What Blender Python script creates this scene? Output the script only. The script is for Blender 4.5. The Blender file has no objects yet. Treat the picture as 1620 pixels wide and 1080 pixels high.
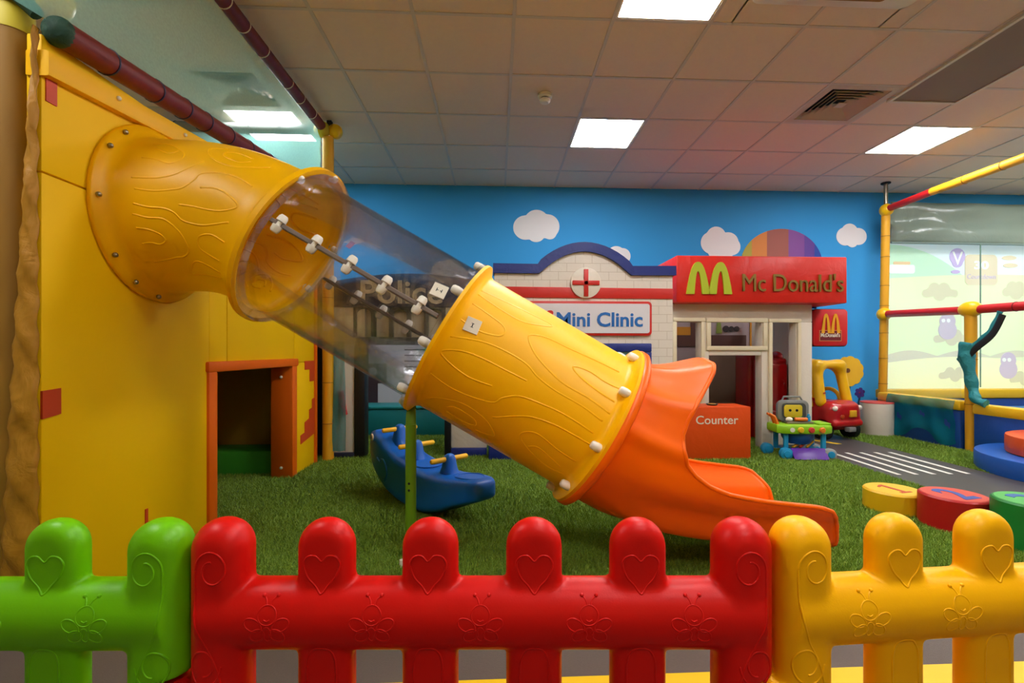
import bpy, bmesh, math, random
import numpy as np
from mathutils import Vector, Matrix
random.seed(7); RNG = np.random.default_rng(7)
PI = math.pi
scene = bpy.context.scene
COL = scene.collection

# ------------------------------------------------------------------ camera
FPX, PSI, EYE = 747.0, math.radians(2.8), 0.95
cam_data = bpy.data.cameras.new('camera'); cam = bpy.data.objects.new('camera', cam_data); COL.objects.link(cam)
cam_data.sensor_width = 36.0; cam_data.lens = FPX / 1620 * 36.0
cam_data.shift_x = -11.7 / 1620; cam_data.shift_y = 15.0 / 1620
cam_data.clip_start = 0.02
cam.location = (0, 0, EYE); cam.rotation_euler = (PI / 2, 0, -PSI)
scene.camera = cam
# ------------------------------------------------------------------ world, exposure (closed room: its ceiling panels light it)
world = bpy.data.worlds.new('world'); scene.world = world; world.use_nodes = True
world.node_tree.nodes['Background'].inputs[0].default_value = (0.05, 0.05, 0.05, 1)
world.node_tree.nodes['Background'].inputs[1].default_value = 0.2
scene.view_settings.view_transform = 'Standard'; scene.view_settings.look = 'None'
scene.view_settings.gamma = 1.0; scene.view_settings.use_curve_mapping = False
scene.view_settings.exposure = 0.34
PANEL_POWER = 28.0          # emission of the LED ceiling panels
scene.cycles.max_bounces = 7; scene.cycles.diffuse_bounces = 4; scene.cycles.glossy_bounces = 3; scene.cycles.transparent_max_bounces = 12
scene.cycles.use_adaptive_sampling = True; scene.cycles.adaptive_threshold = .09; scene.cycles.adaptive_min_samples = 16
scene.cycles.caustics_reflective = False

_F = Vector((math.sin(PSI), math.cos(PSI), 0)); _R = Vector((math.cos(PSI), -math.sin(PSI), 0))
def at(px, py, Y=None, X=None, Z=None):
    """world point seen at photo pixel (px, py) on the plane Y=, X= or Z="""
    d = _F + _R * ((px - 821.7) / FPX) + Vector((0, 0, (555 - py) / FPX))
    t = Y / d.y if Y is not None else X / d.x if X is not None else (Z - EYE) / d.z
    return Vector((0, 0, EYE)) + d * t

# ------------------------------------------------------------------ materials
def lin(h):
    h = h.lstrip('#'); c = [int(h[i:i + 2], 16) / 255 for i in (0, 2, 4)]
    return tuple(x / 12.92 if x <= .04045 else ((x + .055) / 1.055) ** 2.4 for x in c) + (1,)
MATS = {}
def mat(name, col, rough=.5, bump=0, bscale=60, var=0, vscale=4, spec=.5, metal=0, coat=0, emit=0, wrinkle=0, wscale=6):
    if name in MATS: return MATS[name]
    m = bpy.data.materials.new(name); m.use_nodes = True; MATS[name] = m
    nt = m.node_tree; N = nt.nodes; L = nt.links; b = N['Principled BSDF']
    c = lin(col) if isinstance(col, str) else col
    b.inputs['Base Color'].default_value = c; b.inputs['Roughness'].default_value = rough
    b.inputs['Metallic'].default_value = metal; b.inputs['Specular IOR Level'].default_value = spec
    if coat: b.inputs['Coat Weight'].default_value = coat; b.inputs['Coat Roughness'].default_value = .15
    if emit: b.inputs['Emission Color'].default_value = c; b.inputs['Emission Strength'].default_value = emit
    geo = N.new('ShaderNodeTexCoord')
    if var:
        n = N.new('ShaderNodeTexNoise'); n.inputs['Scale'].default_value = vscale; n.inputs['Detail'].default_value = 6
        L.new(geo.outputs['Object'], n.inputs['Vector'])
        mx = N.new('ShaderNodeMix'); mx.data_type = 'RGBA'
        mx.inputs['A'].default_value = tuple(x * (1 - var) for x in c[:3]) + (1,)
        mx.inputs['B'].default_value = tuple(min(1, x * (1 + var)) for x in c[:3]) + (1,)
        L.new(n.outputs['Fac'], mx.inputs['Factor']); L.new(mx.outputs['Result'], b.inputs['Base Color'])
    last = None
    for amt, sc, det in ((bump, bscale, 3), (wrinkle, wscale, 4)):
        if not amt: continue
        n = N.new('ShaderNodeTexNoise'); n.inputs['Scale'].default_value = sc; n.inputs['Detail'].default_value = det
        if amt is wrinkle and wrinkle: n.inputs['Distortion'].default_value = 1.2
        L.new(geo.outputs['Object'], n.inputs['Vector'])
        bp = N.new('ShaderNodeBump'); bp.inputs['Strength'].default_value = amt
        bp.inputs['Distance'].default_value = .004 if amt is bump else .02
        L.new(n.outputs['Fac'], bp.inputs['Height'])
        if last: L.new(last, bp.inputs['Normal'])
        last = bp.outputs['Normal']
    if last: L.new(last, b.inputs['Normal'])
    return m

def brick_mat(name, col, line, bw, bh):
    m = mat(name, col, .45, wrinkle=.25, wscale=5); nt = m.node_tree; N = nt.nodes; L = nt.links; b = N['Principled BSDF']
    tc = N.new('ShaderNodeTexCoord'); sx = N.new('ShaderNodeSeparateXYZ'); cx = N.new('ShaderNodeCombineXYZ')
    L.new(tc.outputs['Object'], sx.inputs[0])
    ad = N.new('ShaderNodeMath'); ad.operation = 'ADD'; L.new(sx.outputs['X'], ad.inputs[0]); L.new(sx.outputs['Y'], ad.inputs[1])
    L.new(ad.outputs[0], cx.inputs['X']); L.new(sx.outputs['Z'], cx.inputs['Y'])
    br = N.new('ShaderNodeTexBrick'); br.inputs['Scale'].default_value = 1; br.inputs['Brick Width'].default_value = bw
    br.inputs['Row Height'].default_value = bh; br.inputs['Mortar Size'].default_value = .0022; br.inputs['Mortar Smooth'].default_value = .3
    br.inputs['Color1'].default_value = lin(col); br.inputs['Color2'].default_value = lin(col); br.inputs['Mortar'].default_value = lin(line)
    L.new(cx.outputs[0], br.inputs['Vector']); L.new(br.outputs['Color'], b.inputs['Base Color'])
    return m

def net_mat(name, col, clear, rough=.6):
    m = bpy.data.materials.new(name); m.use_nodes = True; MATS[name] = m
    nt = m.node_tree; N = nt.nodes; L = nt.links; N.remove(N['Principled BSDF']); out = N['Material Output']
    tr = N.new('ShaderNodeBsdfTransparent'); tl = N.new('ShaderNodeBsdfTranslucent'); df = N.new('ShaderNodeBsdfDiffuse')
    tl.inputs[0].default_value = lin(col); df.inputs[0].default_value = lin(col)
    a = N.new('ShaderNodeMixShader'); a.inputs[0].default_value = .5; L.new(df.outputs[0], a.inputs[1]); L.new(tl.outputs[0], a.inputs[2])
    tc = N.new('ShaderNodeTexCoord'); mp = N.new('ShaderNodeMapping'); mp.inputs['Scale'].default_value = (1, .3, .3)
    ns = N.new('ShaderNodeTexNoise'); ns.inputs['Scale'].default_value = 260; ns.inputs['Detail'].default_value = 1
    L.new(tc.outputs['Object'], mp.inputs[0]); L.new(mp.outputs[0], ns.inputs['Vector'])
    mr = N.new('ShaderNodeMapRange'); mr.inputs['To Min'].default_value = 1 - clear - .02; mr.inputs['To Max'].default_value = 1 - clear + .02
    mr.inputs['From Min'].default_value = .3; mr.inputs['From Max'].default_value = .7
    L.new(ns.outputs['Fac'], mr.inputs[0])
    x = N.new('ShaderNodeMixShader'); L.new(mr.outputs[0], x.inputs[0]); L.new(tr.outputs[0], x.inputs[1]); L.new(a.outputs[0], x.inputs[2])
    L.new(x.outputs[0], out.inputs[0]); return m

def clear_mat(name, tint, ior, rough, bumpamt, bscale, gloss=.35):
    m = bpy.data.materials.new(name); m.use_nodes = True; MATS[name] = m
    nt = m.node_tree; N = nt.nodes; L = nt.links; N.remove(N['Principled BSDF']); out = N['Material Output']
    rf = N.new('ShaderNodeBsdfRefraction'); rf.inputs['Color'].default_value = lin(tint); rf.inputs['IOR'].default_value = ior; rf.inputs['Roughness'].default_value = rough
    gl = N.new('ShaderNodeBsdfGlossy'); gl.inputs['Roughness'].default_value = .06
    tc = N.new('ShaderNodeTexCoord'); ns = N.new('ShaderNodeTexNoise'); ns.inputs['Scale'].default_value = bscale; ns.inputs['Detail'].default_value = 2
    L.new(tc.outputs['Object'], ns.inputs['Vector'])
    bp = N.new('ShaderNodeBump'); bp.inputs['Strength'].default_value = bumpamt; bp.inputs['Distance'].default_value = .02
    L.new(ns.outputs['Fac'], bp.inputs['Height']); L.new(bp.outputs[0], rf.inputs['Normal']); L.new(bp.outputs[0], gl.inputs['Normal'])
    fr = N.new('ShaderNodeLayerWeight'); fr.inputs['Blend'].default_value = gloss
    mu = N.new('ShaderNodeMath'); mu.operation = 'MULTIPLY'; mu.inputs[1].default_value = .45
    L.new(fr.outputs['Fresnel'], mu.inputs[0])
    tp = N.new('ShaderNodeBsdfTransparent'); tp.inputs[0].default_value = lin(tint); h = N.new('ShaderNodeMixShader'); h.inputs[0].default_value = .13; L.new(tp.outputs[0], h.inputs[1]); L.new(rf.outputs[0], h.inputs[2])
    x = N.new('ShaderNodeMixShader'); L.new(mu.outputs[0], x.inputs[0]); L.new(h.outputs[0], x.inputs[1]); L.new(gl.outputs[0], x.inputs[2])
    L.new(x.outputs[0], out.inputs[0]); return m

M_yellow = mat('yellow_plastic', '#FFBC00', .38, spec=.28, bump=.05, bscale=220)
M_yellow_thin = mat('yellow_moulded_wall', '#FFBE00', .38, spec=.28, bump=.05, bscale=220)
def translucent(m, col, fac):
    nt = m.node_tree; N = nt.nodes; L = nt.links; t = N.new('ShaderNodeBsdfTranslucent'); t.inputs[0].default_value = lin(col)
    x = N.new('ShaderNodeMixShader'); x.inputs[0].default_value = fac; L.new(N['Principled BSDF'].outputs[0], x.inputs[1]); L.new(t.outputs[0], x.inputs[2]); L.new(x.outputs[0], N['Material Output'].inputs[0])
translucent(M_yellow_thin, '#FFD200', .16)
M_orange = mat('orange_plastic', '#FA6A04', .36, spec=.3, bump=.06, bscale=250)
M_vyel = mat('yellow_vinyl', '#F2C000', .55, spec=.2, wrinkle=.12, wscale=2.5, bump=.04, bscale=300)
M_vyel2 = mat('yellow_pad', '#F4B800', .45, spec=.25, wrinkle=.1, wscale=3)
M_vor = mat('orange_vinyl', '#E0640A', .48, spec=.25, wrinkle=.15, wscale=5)
M_patch = mat('orange_red_patch', '#C8400F', .5, bump=.05)
M_mustard = mat('mustard_fabric', '#B07A10', .6, wrinkle=.5, wscale=8)  # base darkened: the dim light on the left strip is in the colour
M_foam = mat('foam_tan', '#94680E', .65, wrinkle=.1)
M_foam_y = mat('foam_yellow', '#E2A412', .55, bump=.05)
M_foam_pale = mat('foam_pale_yellow', '#D3BC2A', .6)
M_maroon = mat('maroon_foam', '#6E1A14', .5, wrinkle=.12, wscale=10)
M_ball = mat('joint_yellow', '#F0BE00', .35)
M_white = mat('white_plastic', '#E8E2D2', .35)
M_steel = mat('bolt_steel', '#A09888', .35, metal=1)
M_dgreen = mat('dark_green_wrap', '#15402E', .7, wrinkle=.4, wscale=20)
M_red = mat('red_plastic', '#D40F08', .4, spec=.25, bump=.06, bscale=250)
M_green = mat('green_plastic', '#6CBA00', .38, spec=.3, bump=.06, bscale=250)
M_fyel = mat('fence_yellow_plastic', '#FFB800', .4, spec=.25, bump=.06, bscale=250)
M_blue = mat('blue_plastic', '#0A62C4', .38, spec=.35, bump=.05, bscale=200)
M_handle = mat('handle_yellow', '#FFC41E', .4)
M_pole = mat('pole_green', '#5C8A10', .4, bump=.05)
M_black = mat('black_vinyl', '#0D0D10', .5, wrinkle=.2)
M_dark = mat('dark_hole', '#060606', .8)
M_navy = mat('navy_vinyl', '#1B2C7C', .45, wrinkle=.35, wscale=9)
M_navyd = mat('navy_dark_vinyl', '#20233F', .5, wrinkle=.3, wscale=8)
M_brick = brick_mat('white_brick_vinyl', '#E3D9CC', '#C2B29E', .15, .075)
M_vwhite = mat('white_vinyl', '#E2D8C8', .45, wrinkle=.3, wscale=6)
M_cream = mat('cream_trim', '#E2D5B4', .5, wrinkle=.15)
M_vred = mat('red_vinyl', '#D8271A', .36, spec=.35, wrinkle=.45, wscale=5)
M_vredb = mat('red_band_vinyl', '#CC2318', .45, wrinkle=.12)
M_lime = mat('lime_letters', '#B5C41E', .5)
M_olive = mat('olive_letters', '#8A6A18', .5)
M_lilac = mat('sign_board', '#DCD8DC', .5)
M_lblue = mat('sign_blue_letters', '#1767B5', .5)
M_counter = mat('counter_vinyl', '#DC4C12', .45, spec=.25, wrinkle=.35, wscale=6)
M_bluewall = mat('blue_wall_paint', '#389ADC', .65, spec=.2, bump=.04, bscale=160)
M_cloud = mat('cloud_paint', '#E8E4E6', .6)
M_side = mat('wall_paint_cream', '#CDBE98', .7)
M_tile = mat('ceiling_tile', '#E6D2B8', .85, bump=.25, bscale=180, var=.03, vscale=30)
M_grid = mat('ceiling_grid_metal', '#CFC4B2', .5)
M_vent = mat('vent_metal', '#C9B99C', .5)
M_ac = mat('ac_plastic', '#DDD2BC', .45)
M_mesh = mat('grille_mesh', '#8A7460', .6, bump=.6, bscale=400)
M_mat = mat('grey_floor_mat', '#5C5048', .6, bump=.3, bscale=300, var=.12, vscale=120)
M_run = mat('runway_mat', '#4A4444', .42, bump=.1, bscale=200, var=.1, vscale=3)
M_stripe = mat('white_line', '#DEDAD0', .55)
M_yline = mat('yellow_line', '#F0C400', .5)
M_turfbase = mat('turf_base', '#2C5012', .9, bump=.4, bscale=200)
M_teal = mat('teal_vinyl', '#0E7478', .5, wrinkle=.15)
M_gvin = mat('green_vinyl', '#3E9E2A', .5)
M_led = mat('led_diffuser', '#FFFFFF', .5, emit=PANEL_POWER)
M_net = net_mat('teal_net', '#A6ECE4', .60)
M_netd = net_mat('teal_net_dense', '#1F9CA4', .38)
M_clear = clear_mat('clear_tube_plastic', '#FAFAFB', 1.06, 0.0, .3, 9)
M_sheet = clear_mat('clear_sheet', '#F2F6F4', 1.01, 0.0, .3, 6)

# ------------------------------------------------------------------ object helpers
OFF = {}
def thing(name, label, cat, loc=(0, 0, 0), rotz=None, group=None):
    o = bpy.data.objects.new(name, None); COL.objects.link(o); o.empty_display_size = .1
    o.location = loc; OFF[o] = Vector(loc)
    if rotz is not None: o.rotation_euler = (0, 0, rotz); OFF[o] = Vector((0, 0, 0))
    tag(o, label, cat, group); return o
def tag(o, label=None, cat=None, group=None, kind=None):
    if label: o['label'] = label
    if cat: o['category'] = cat
    if group: o['group'] = group
    if kind: o['kind'] = kind
    return o
def finish(me, name, material, parent, smooth, origin=None):
    """one mesh object; coordinates are the parent thing's own (world for unrotated things)"""
    n = len(me.vertices); co = np.empty(n * 3); me.vertices.foreach_get('co', co); co = co.reshape(-1, 3)
    c = np.array([(co[:, 0].min() + co[:, 0].max()) / 2, (co[:, 1].min() + co[:, 1].max()) / 2, co[:, 2].min()]) if origin is None else np.array(origin)
    me.vertices.foreach_set('co', (co - c).ravel())
    if smooth is not None:
        me.polygons.foreach_set('use_smooth', np.ones(len(me.polygons), bool))
        if smooth < 180: me.set_sharp_from_angle(angle=math.radians(smooth))
    me.update()
    for m in (material if isinstance(material, (list, tuple)) else [material]): me.materials.append(m)
    o = bpy.data.objects.new(name, me); COL.objects.link(o)
    cv = Vector(c); o.location = cv - (OFF[parent] if parent else Vector((0, 0, 0)))
    if parent: o.parent = parent
    OFF[o] = cv
    return o
def copy_obj(o, parent, loc):
    c = o.copy(); COL.objects.link(c); c.parent = parent; c.location = Vector(loc) - (OFF[parent] if parent else Vector((0, 0, 0))); OFF[c] = Vector(loc)
    return c

class MB:
    def __init__(s): s.bm = bmesh.new()
    def box(s, x0, x1, y0, y1, z0, z1, bev=0, seg=2, mtx=None):
        m = Matrix.Translation(((x0 + x1) / 2, (y0 + y1) / 2, (z0 + z1) / 2)) @ Matrix.Diagonal((abs(x1 - x0), abs(y1 - y0), abs(z1 - z0), 1))
        if mtx is not None: m = mtx @ m
        r = bmesh.ops.create_cube(s.bm, size=1, matrix=m)
        if bev:
            es = {e for v in r['verts'] for e in v.link_edges}
            bmesh.ops.bevel(s.bm, geom=list(es), offset=bev, segments=seg, affect='EDGES', profile=.5)
        return s
    def prism(s, pts, d0, d1, plane='xz', bev=0):
        """polygon pts extruded between d0 and d1 along the plane's normal"""
        def P(a, b, d): return {'xz': (a, d, b), 'xy': (a, b, d), 'yz': (d, a, b)}[plane]
        A = [s.bm.verts.new(P(a, b, d0)) for a, b in pts]; B = [s.bm.verts.new(P(a, b, d1)) for a, b in pts]
        n = len(pts); fs = [s.bm.faces.new(A), s.bm.faces.new(B[::-1])]
        for i in range(n): fs.append(s.bm.faces.new((A[(i + 1) % n], A[i], B[i], B[(i + 1) % n])))
        bmesh.ops.recalc_face_normals(s.bm, faces=fs)
        if bev:
            es = list(fs[0].edges) + list(fs[1].edges)
            bmesh.ops.bevel(s.bm, geom=es, offset=bev, segments=2, affect='EDGES', profile=.5)
        return s
    def tube(s, pts, r, seg=12, closed=False, caps=True, flat=1.0):
        pts = [Vector(p) for p in pts]; n = len(pts); rs = r if isinstance(r, (list, tuple)) else [r] * n
        T = []
        for i in range(n):
            a = pts[(i - 1) % n] if closed or i > 0 else pts[i]; b = pts[(i + 1) % n] if closed or i < n - 1 else pts[i]
            d = b - a; T.append(d.normalized() if d.length > 1e-9 else Vector((0, 0, 1)))
        u = Vector((0, 0, 1)) if abs(T[0].z) < .9 else Vector((1, 0, 0)); rings = []
        for i in range(n):
            u = u - T[i] * u.dot(T[i])
            if u.length < 1e-6: u = T[i].orthogonal()
            u.normalize(); v = T[i].cross(u)
            rings.append([s.bm.verts.new(pts[i] + (u * math.cos(2 * PI * k / seg) + v * math.sin(2 * PI * k / seg) * flat) * rs[i]) for k in range(seg)])
        m = n if closed else n - 1
        for i in range(m):
            A, B = rings[i], rings[(i + 1) % n]
            for k in range(seg): s.bm.faces.new((A[k], A[(k + 1) % seg], B[(k + 1) % seg], B[k]))
        if caps and not closed:
            s.bm.faces.new(rings[0][::-1]); s.bm.faces.new(rings[-1])
        return s
    def lathe(s, prof, o, axis=(0, 0, 1), seg=24, closed=False, t0=0.0):
        """prof: list of (radius, distance along axis)"""
        o = Vector(o); w = Vector(axis).normalized(); u = Vector((0, 0, 1)) if abs(w.z) < .9 else Vector((1, 0, 0))
        u = (u - w * u.dot(w)).normalized(); v = w.cross(u); rings = []
        for r, d in prof:
            if r < 1e-6: rings.append([s.bm.verts.new(o + w * d)])
            else: rings.append([s.bm.verts.new(o + w * d + (u * math.cos(t0 + 2 * PI * k / seg) + v * math.sin(t0 + 2 * PI * k / seg)) * r) for k in range(seg)])
        idx = range(len(rings)) if closed else range(len(rings) - 1)
        for i in idx:
            A, B = rings[i], rings[(i + 1) % len(rings)]
            for k in range(seg):
                a, b, c, d = A[k % len(A)], A[(k + 1) % len(A)], B[(k + 1) % len(B)], B[k % len(B)]
                q = []
                for x in (a, b, c, d):
                    if x not in q: q.append(x)
                if len(q) > 2: s.bm.faces.new(q)
        return s
    def ball(s, c, rx, ry=None, rz=None, u=16, v=10):
        ry = ry or rx; rz = rz or rx
        bmesh.ops.create_uvsphere(s.bm, u_segments=u, v_segments=v, radius=1, matrix=Matrix.Translation(c) @ Matrix.Diagonal((rx, ry, rz, 1))); return s
    def loft(s, rings, caps=True):
        R = [[s.bm.verts.new(p) for p in r] for r in rings]; n = len(R[0])
        for A, B in zip(R, R[1:]):
            for k in range(n): s.bm.faces.new((A[k], A[(k + 1) % n], B[(k + 1) % n], B[k]))
        if caps: s.bm.faces.new(R[0][::-1]); s.bm.faces.new(R[-1])
        return s
    def grid(s, rows):
        V = [[s.bm.verts.new(p) for p in r] for r in rows]
        for A, B in zip(V, V[1:]):
            for k in range(len(A) - 1): s.bm.faces.new((A[k], A[k + 1], B[k + 1], B[k]))
        return s
    def build(s, name, material, parent=None, smooth=35, fix=True, origin=None):
        if fix: bmesh.ops.recalc_face_normals(s.bm, faces=s.bm.faces)
        me = bpy.data.meshes.new(name); s.bm.to_mesh(me); s.bm.free()
        return finish(me, name, material, parent, smooth, origin)

def text_part(name, s, material, parent, Y, x0, x1, z0, z1, depth=.006, bold=0, shear=0, mapper=None):
    """extruded lettering filling the rectangle x0..x1, z0..z1 on a wall facing -Y"""
    cu = bpy.data.curves.new(name, 'FONT'); cu.body = s; cu.extrude = .5; cu.offset = bold; cu.shear = shear; cu.resolution_u = 3
    t = bpy.data.objects.new(name + '_tmp', cu); COL.objects.link(t)
    dg = bpy.context.evaluated_depsgraph_get(); me = bpy.data.meshes.new_from_object(t.evaluated_get(dg))
    bpy.data.objects.remove(t); bpy.data.curves.remove(cu)
    co = np.empty(len(me.vertices) * 3); me.vertices.foreach_get('co', co); co = co.reshape(-1, 3)
    lo, hi = co.min(0), co.max(0); q = (co - lo) / (hi - lo)
    x = x0 + q[:, 0] * (x1 - x0); z = z0 + q[:, 1] * (z1 - z0); y = Y + .001 - q[:, 2] * depth
    out = np.stack([x, y, z], 1)
    if mapper: out = np.array([mapper(*p) for p in out])
    me.vertices.foreach_set('co', out.ravel()); me.materials.clear()
    bm = bmesh.new(); bm.from_mesh(me); bmesh.ops.recalc_face_normals(bm, faces=bm.faces); bm.to_mesh(me); bm.free()
    return finish(me, name, material, parent, None)

def surf_net(f, lo, hi, h):
    """mesh of the zero level of a signed distance function (naive surface nets)"""
    ax = [np.arange(lo[i], hi[i] + h, h) for i in range(3)]
    X, Y, Z = np.meshgrid(*ax, indexing='ij'); V = f(X, Y, Z); S = V < 0
    n = [len(a) - 1 for a in ax]; acc = np.zeros((*n, 3)); cnt = np.zeros(n)
    cor = [(i, j, k) for i in (0, 1) for j in (0, 1) for k in (0, 1)]
    sl = lambda c: tuple(slice(c[i], c[i] + n[i]) for i in range(3))
    for a in cor:
        for d in range(3):
            if a[d]: continue
            b = list(a); b[d] = 1; va, vb = V[sl(a)], V[sl(b)]; cr = S[sl(a)] != S[sl(b)]
            t = np.where(cr, va / np.where(cr, va - vb, 1), 0)
            for i in range(3): acc[..., i] += np.where(cr, a[i] + (t if i == d else 0), 0)
            cnt += cr
    act = cnt > 0; idx = -np.ones(n, int); idx[act] = np.arange(act.sum())
    ijk = np.argwhere(act); p = (ijk + acc[act] / cnt[act][:, None]) * h + np.array(lo)
    quads = []
    for d in range(3):
        e, g = (d + 1) % 3, (d + 2) % 3
        s0 = [slice(1, n[i]) for i in range(3)]; s0[d] = slice(0, n[d]); s1 = list(s0); s1[d] = slice(1, n[d] + 1)
        A, B = S[tuple(s0)], S[tuple(s1)]; w = np.argwhere(A != B)
        if not len(w): continue
        ori = A[tuple(w.T)]; off = np.array([0 if i == d else 1 for i in range(3)]); w = w + off
        def cell(de, dg):
            q = w.copy(); q[:, e] -= de; q[:, g] -= dg; return idx[tuple(q.T)]
        Q = np.stack([cell(0, 0), cell(1, 0), cell(1, 1), cell(0, 1)], 1); Q[~ori] = Q[~ori][:, ::-1]; quads.append(Q)
    Q = np.concatenate(quads); return p, Q
def np_mesh(name, p, Q, material, parent=None, smooth=180, origin=None):
    me = bpy.data.meshes.new(name); me.vertices.add(len(p)); me.vertices.foreach_set('co', np.asarray(p, float).ravel())
    k = Q.shape[1]; me.loops.add(Q.size); me.loops.foreach_set('vertex_index', Q.ravel().astype(np.int32))
    me.polygons.add(len(Q)); me.polygons.foreach_set('loop_start', np.arange(0, Q.size, k, dtype=np.int32))
    me.update(calc_edges=True); me.validate()
    return finish(me, name, material, parent, smooth, origin)
def smin(a, b, k):
    h = np.clip(.5 + .5 * (b - a) / k, 0, 1); return b * (1 - h) + a * h - k * h * (1 - h)
def rbox(X, Y, Z, c, hs, r):
    q = [np.abs(v - c[i]) - hs[i] + r for i, v in enumerate((X, Y, Z))]
    return np.sqrt(sum(np.maximum(v, 0) ** 2 for v in q)) + np.minimum(np.maximum(np.maximum(q[0], q[1]), q[2]), 0) - r
def caps(X, Y, Z, a, b, r):
    a, b = np.array(a, float), np.array(b, float); d = b - a
    t = np.clip(((X - a[0]) * d[0] + (Y - a[1]) * d[1] + (Z - a[2]) * d[2]) / d.dot(d), 0, 1)
    return np.sqrt((X - a[0] - t * d[0]) ** 2 + (Y - a[1] - t * d[1]) ** 2 + (Z - a[2] - t * d[2]) ** 2) - r
def smooth_path(pts, n=8, closed=False):
    P = [Vector(p) for p in pts]; m = len(P); out = []
    for i in range(m if closed else m - 1):
        g = lambda j: P[j % m] if closed else P[max(0, min(m - 1, j))]
        a, b, c, d = g(i - 1), g(i), g(i + 1), g(i + 2)
        for k in range(n):
            t = k / n; out.append(.5 * ((2 * b) + (c - a) * t + (2 * a - 5 * b + 4 * c - d) * t * t + (3 * b - a - 3 * c + d) * t ** 3))
    if not closed: out.append(P[-1])
    return out
def rrect(x0, x1, z0, z1, r, n=5):
    o = []
    for cx, cz, a in ((x1 - r, z1 - r, 0), (x0 + r, z1 - r, 90), (x0 + r, z0 + r, 180), (x1 - r, z0 + r, 270)):
        for k in range(n + 1):
            t = math.radians(a + 90 * k / n); o.append((cx + r * math.cos(t), cz + r * math.sin(t)))
    return o
def circle(cx, cz, r, n=32, rz=None): return [(cx + r * math.cos(2 * PI * k / n), cz + (rz or r) * math.sin(2 * PI * k / n)) for k in range(n)]

# ================================================================== THE ROOM
YB, ZC = 5.75, 2.95
XL, XR, YF = -3.5, 7.4, -2.6
fl = MB().box(XL - .1, XR + .1, YF - .1, YB + .1, -.1, 0).build('floor', M_mat, smooth=None); tag(fl, 'grey brown mat floor of the play hall', kind='structure')
wb = MB().box(XL - .1, XR + .1, YB, YB + .1, 0, ZC + .15).build('wall_back', M_bluewall, smooth=None); tag(wb, 'blue mural wall with white clouds and a balloon', kind='structure')
wl = MB().box(XL - .1, XL, YF, YB, 0, ZC + .15).build('wall_left', M_side, smooth=None); tag(wl, kind='structure')
wr = MB().box(XR, XR + .1, YF, YB, 0, ZC + .15).build('wall_right', M_side, smooth=None); tag(wr, kind='structure')
wf = MB().box(XL - .1, XR + .1, YF - .1, YF, 0, ZC + .15).build('wall_front', M_side, smooth=None); tag(wf, kind='structure')
ce = MB().box(XL - .1, XR + .1, YF - .1, YB + .1, ZC + .12, ZC + .2).build('ceiling', M_tile, smooth=None); tag(ce, 'suspended ceiling of square pale tiles', kind='structure')
COLX = [.106 + .6 * k for k in range(-6, 13)]; ROWY = [2.825 + .6 * k for k in range(-9, 5)] + [YB]
def cell(k, j): return COLX[k], COLX[k + 1], ROWY[j], ROWY[j + 1]
def cell_of(x, y): return max(i for i, v in enumerate(COLX) if v <= x), max(i for i, v in enumerate(ROWY) if v <= y)
taken = set()
LIGHTS = [(1.0, 4.3, 'square LED ceiling panel in front of the wall above the clinic front'),
          (1.0, 2.5, 'LED ceiling panel at the top edge above the slide end'),
          (4.0, 4.3, 'LED ceiling panel at the right beside the long dark grille'),
          (-2.0, 4.3, 'LED ceiling panel seen through the net at the left')]
for x, l in ((-2.0, 'left of'), (1.0, 'just above'), (4.0, 'right of')): LIGHTS += [(x, .7, 'LED ceiling panel %s the camera, out of view' % l)]
LIGHTS += [(1.0, -1.1, 'LED ceiling panel behind the camera, out of view'), (4.0, 2.5, 'LED ceiling panel over the step blocks, beyond the right edge'), (6.6, 4.3, 'LED ceiling panel over the ball pit, beyond the right edge'), (6.6, 2.5, 'LED ceiling panel at the far right front, beyond the right edge')]
for x, y, l in LIGHTS: taken.add(cell_of(x, y))
VENTS = [(2.8, 3.7, 'square slatted ceiling vent beside the long dark grille'), (-2.0, 3.7, 'square slatted ceiling vent seen through the teal net')]
for x, y, l in VENTS: taken.add(cell_of(x, y))
AC = [(1.6, 2.0), (2.2, 2.0), (1.6, 2.5), (2.2, 2.5)]
for a in AC: taken.add(cell_of(*a))
for y in (3.6, 3.3, 2.7, 2.1): taken.add(cell_of(3.4, y))
tile0 = None; partial0 = None
for i in range(len(COLX) - 1):
    for j in range(len(ROWY) - 1):
        if (i, j) in taken: continue
        x0, x1, y0, y1 = cell(i, j)
        if y1 - y0 < .59:
            if partial0 is None: partial0 = MB().box(x0 + .008, x1 - .008, y0 + .008, y1, ZC + .004, ZC + .02, bev=.002, seg=1).build('ceiling_tile', M_tile, ce, smooth=None)
            else: copy_obj(partial0, ce, ((x0 + x1) / 2, (y0 + y1) / 2 + .004, ZC + .004))
        elif tile0 is None: tile0 = MB().box(x0 + .008, x1 - .008, y0 + .008, y1 - .008, ZC + .004, ZC + .02, bev=.002, seg=1).build('ceiling_tile', M_tile, ce, smooth=None)
        else: copy_obj(tile0, ce, ((x0 + x1) / 2, (y0 + y1) / 2, ZC + .004 + random.uniform(-.001, .003)))
for x in COLX: MB().box(x - .011, x + .011, YF, YB, ZC, ZC + .03).build('ceiling_grid_bar', M_grid, ce, smooth=None)
for y in ROWY[:-1]: MB().box(COLX[0], COLX[-1], y - .011, y + .011, ZC + .0008, ZC + .03).build('ceiling_grid_bar', M_grid, ce, smooth=None)
def rect_frame(mb, x0, x1, y0, y1, w, z0, z1):
    mb.box(x0, x1, y0, y0 + w, z0, z1); mb.box(x0, x1, y1 - w, y1, z0, z1); mb.box(x0, x0 + w, y0 + w, y1 - w, z0, z1); mb.box(x1 - w, x1, y0 + w, y1 - w, z0, z1); return mb
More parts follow.
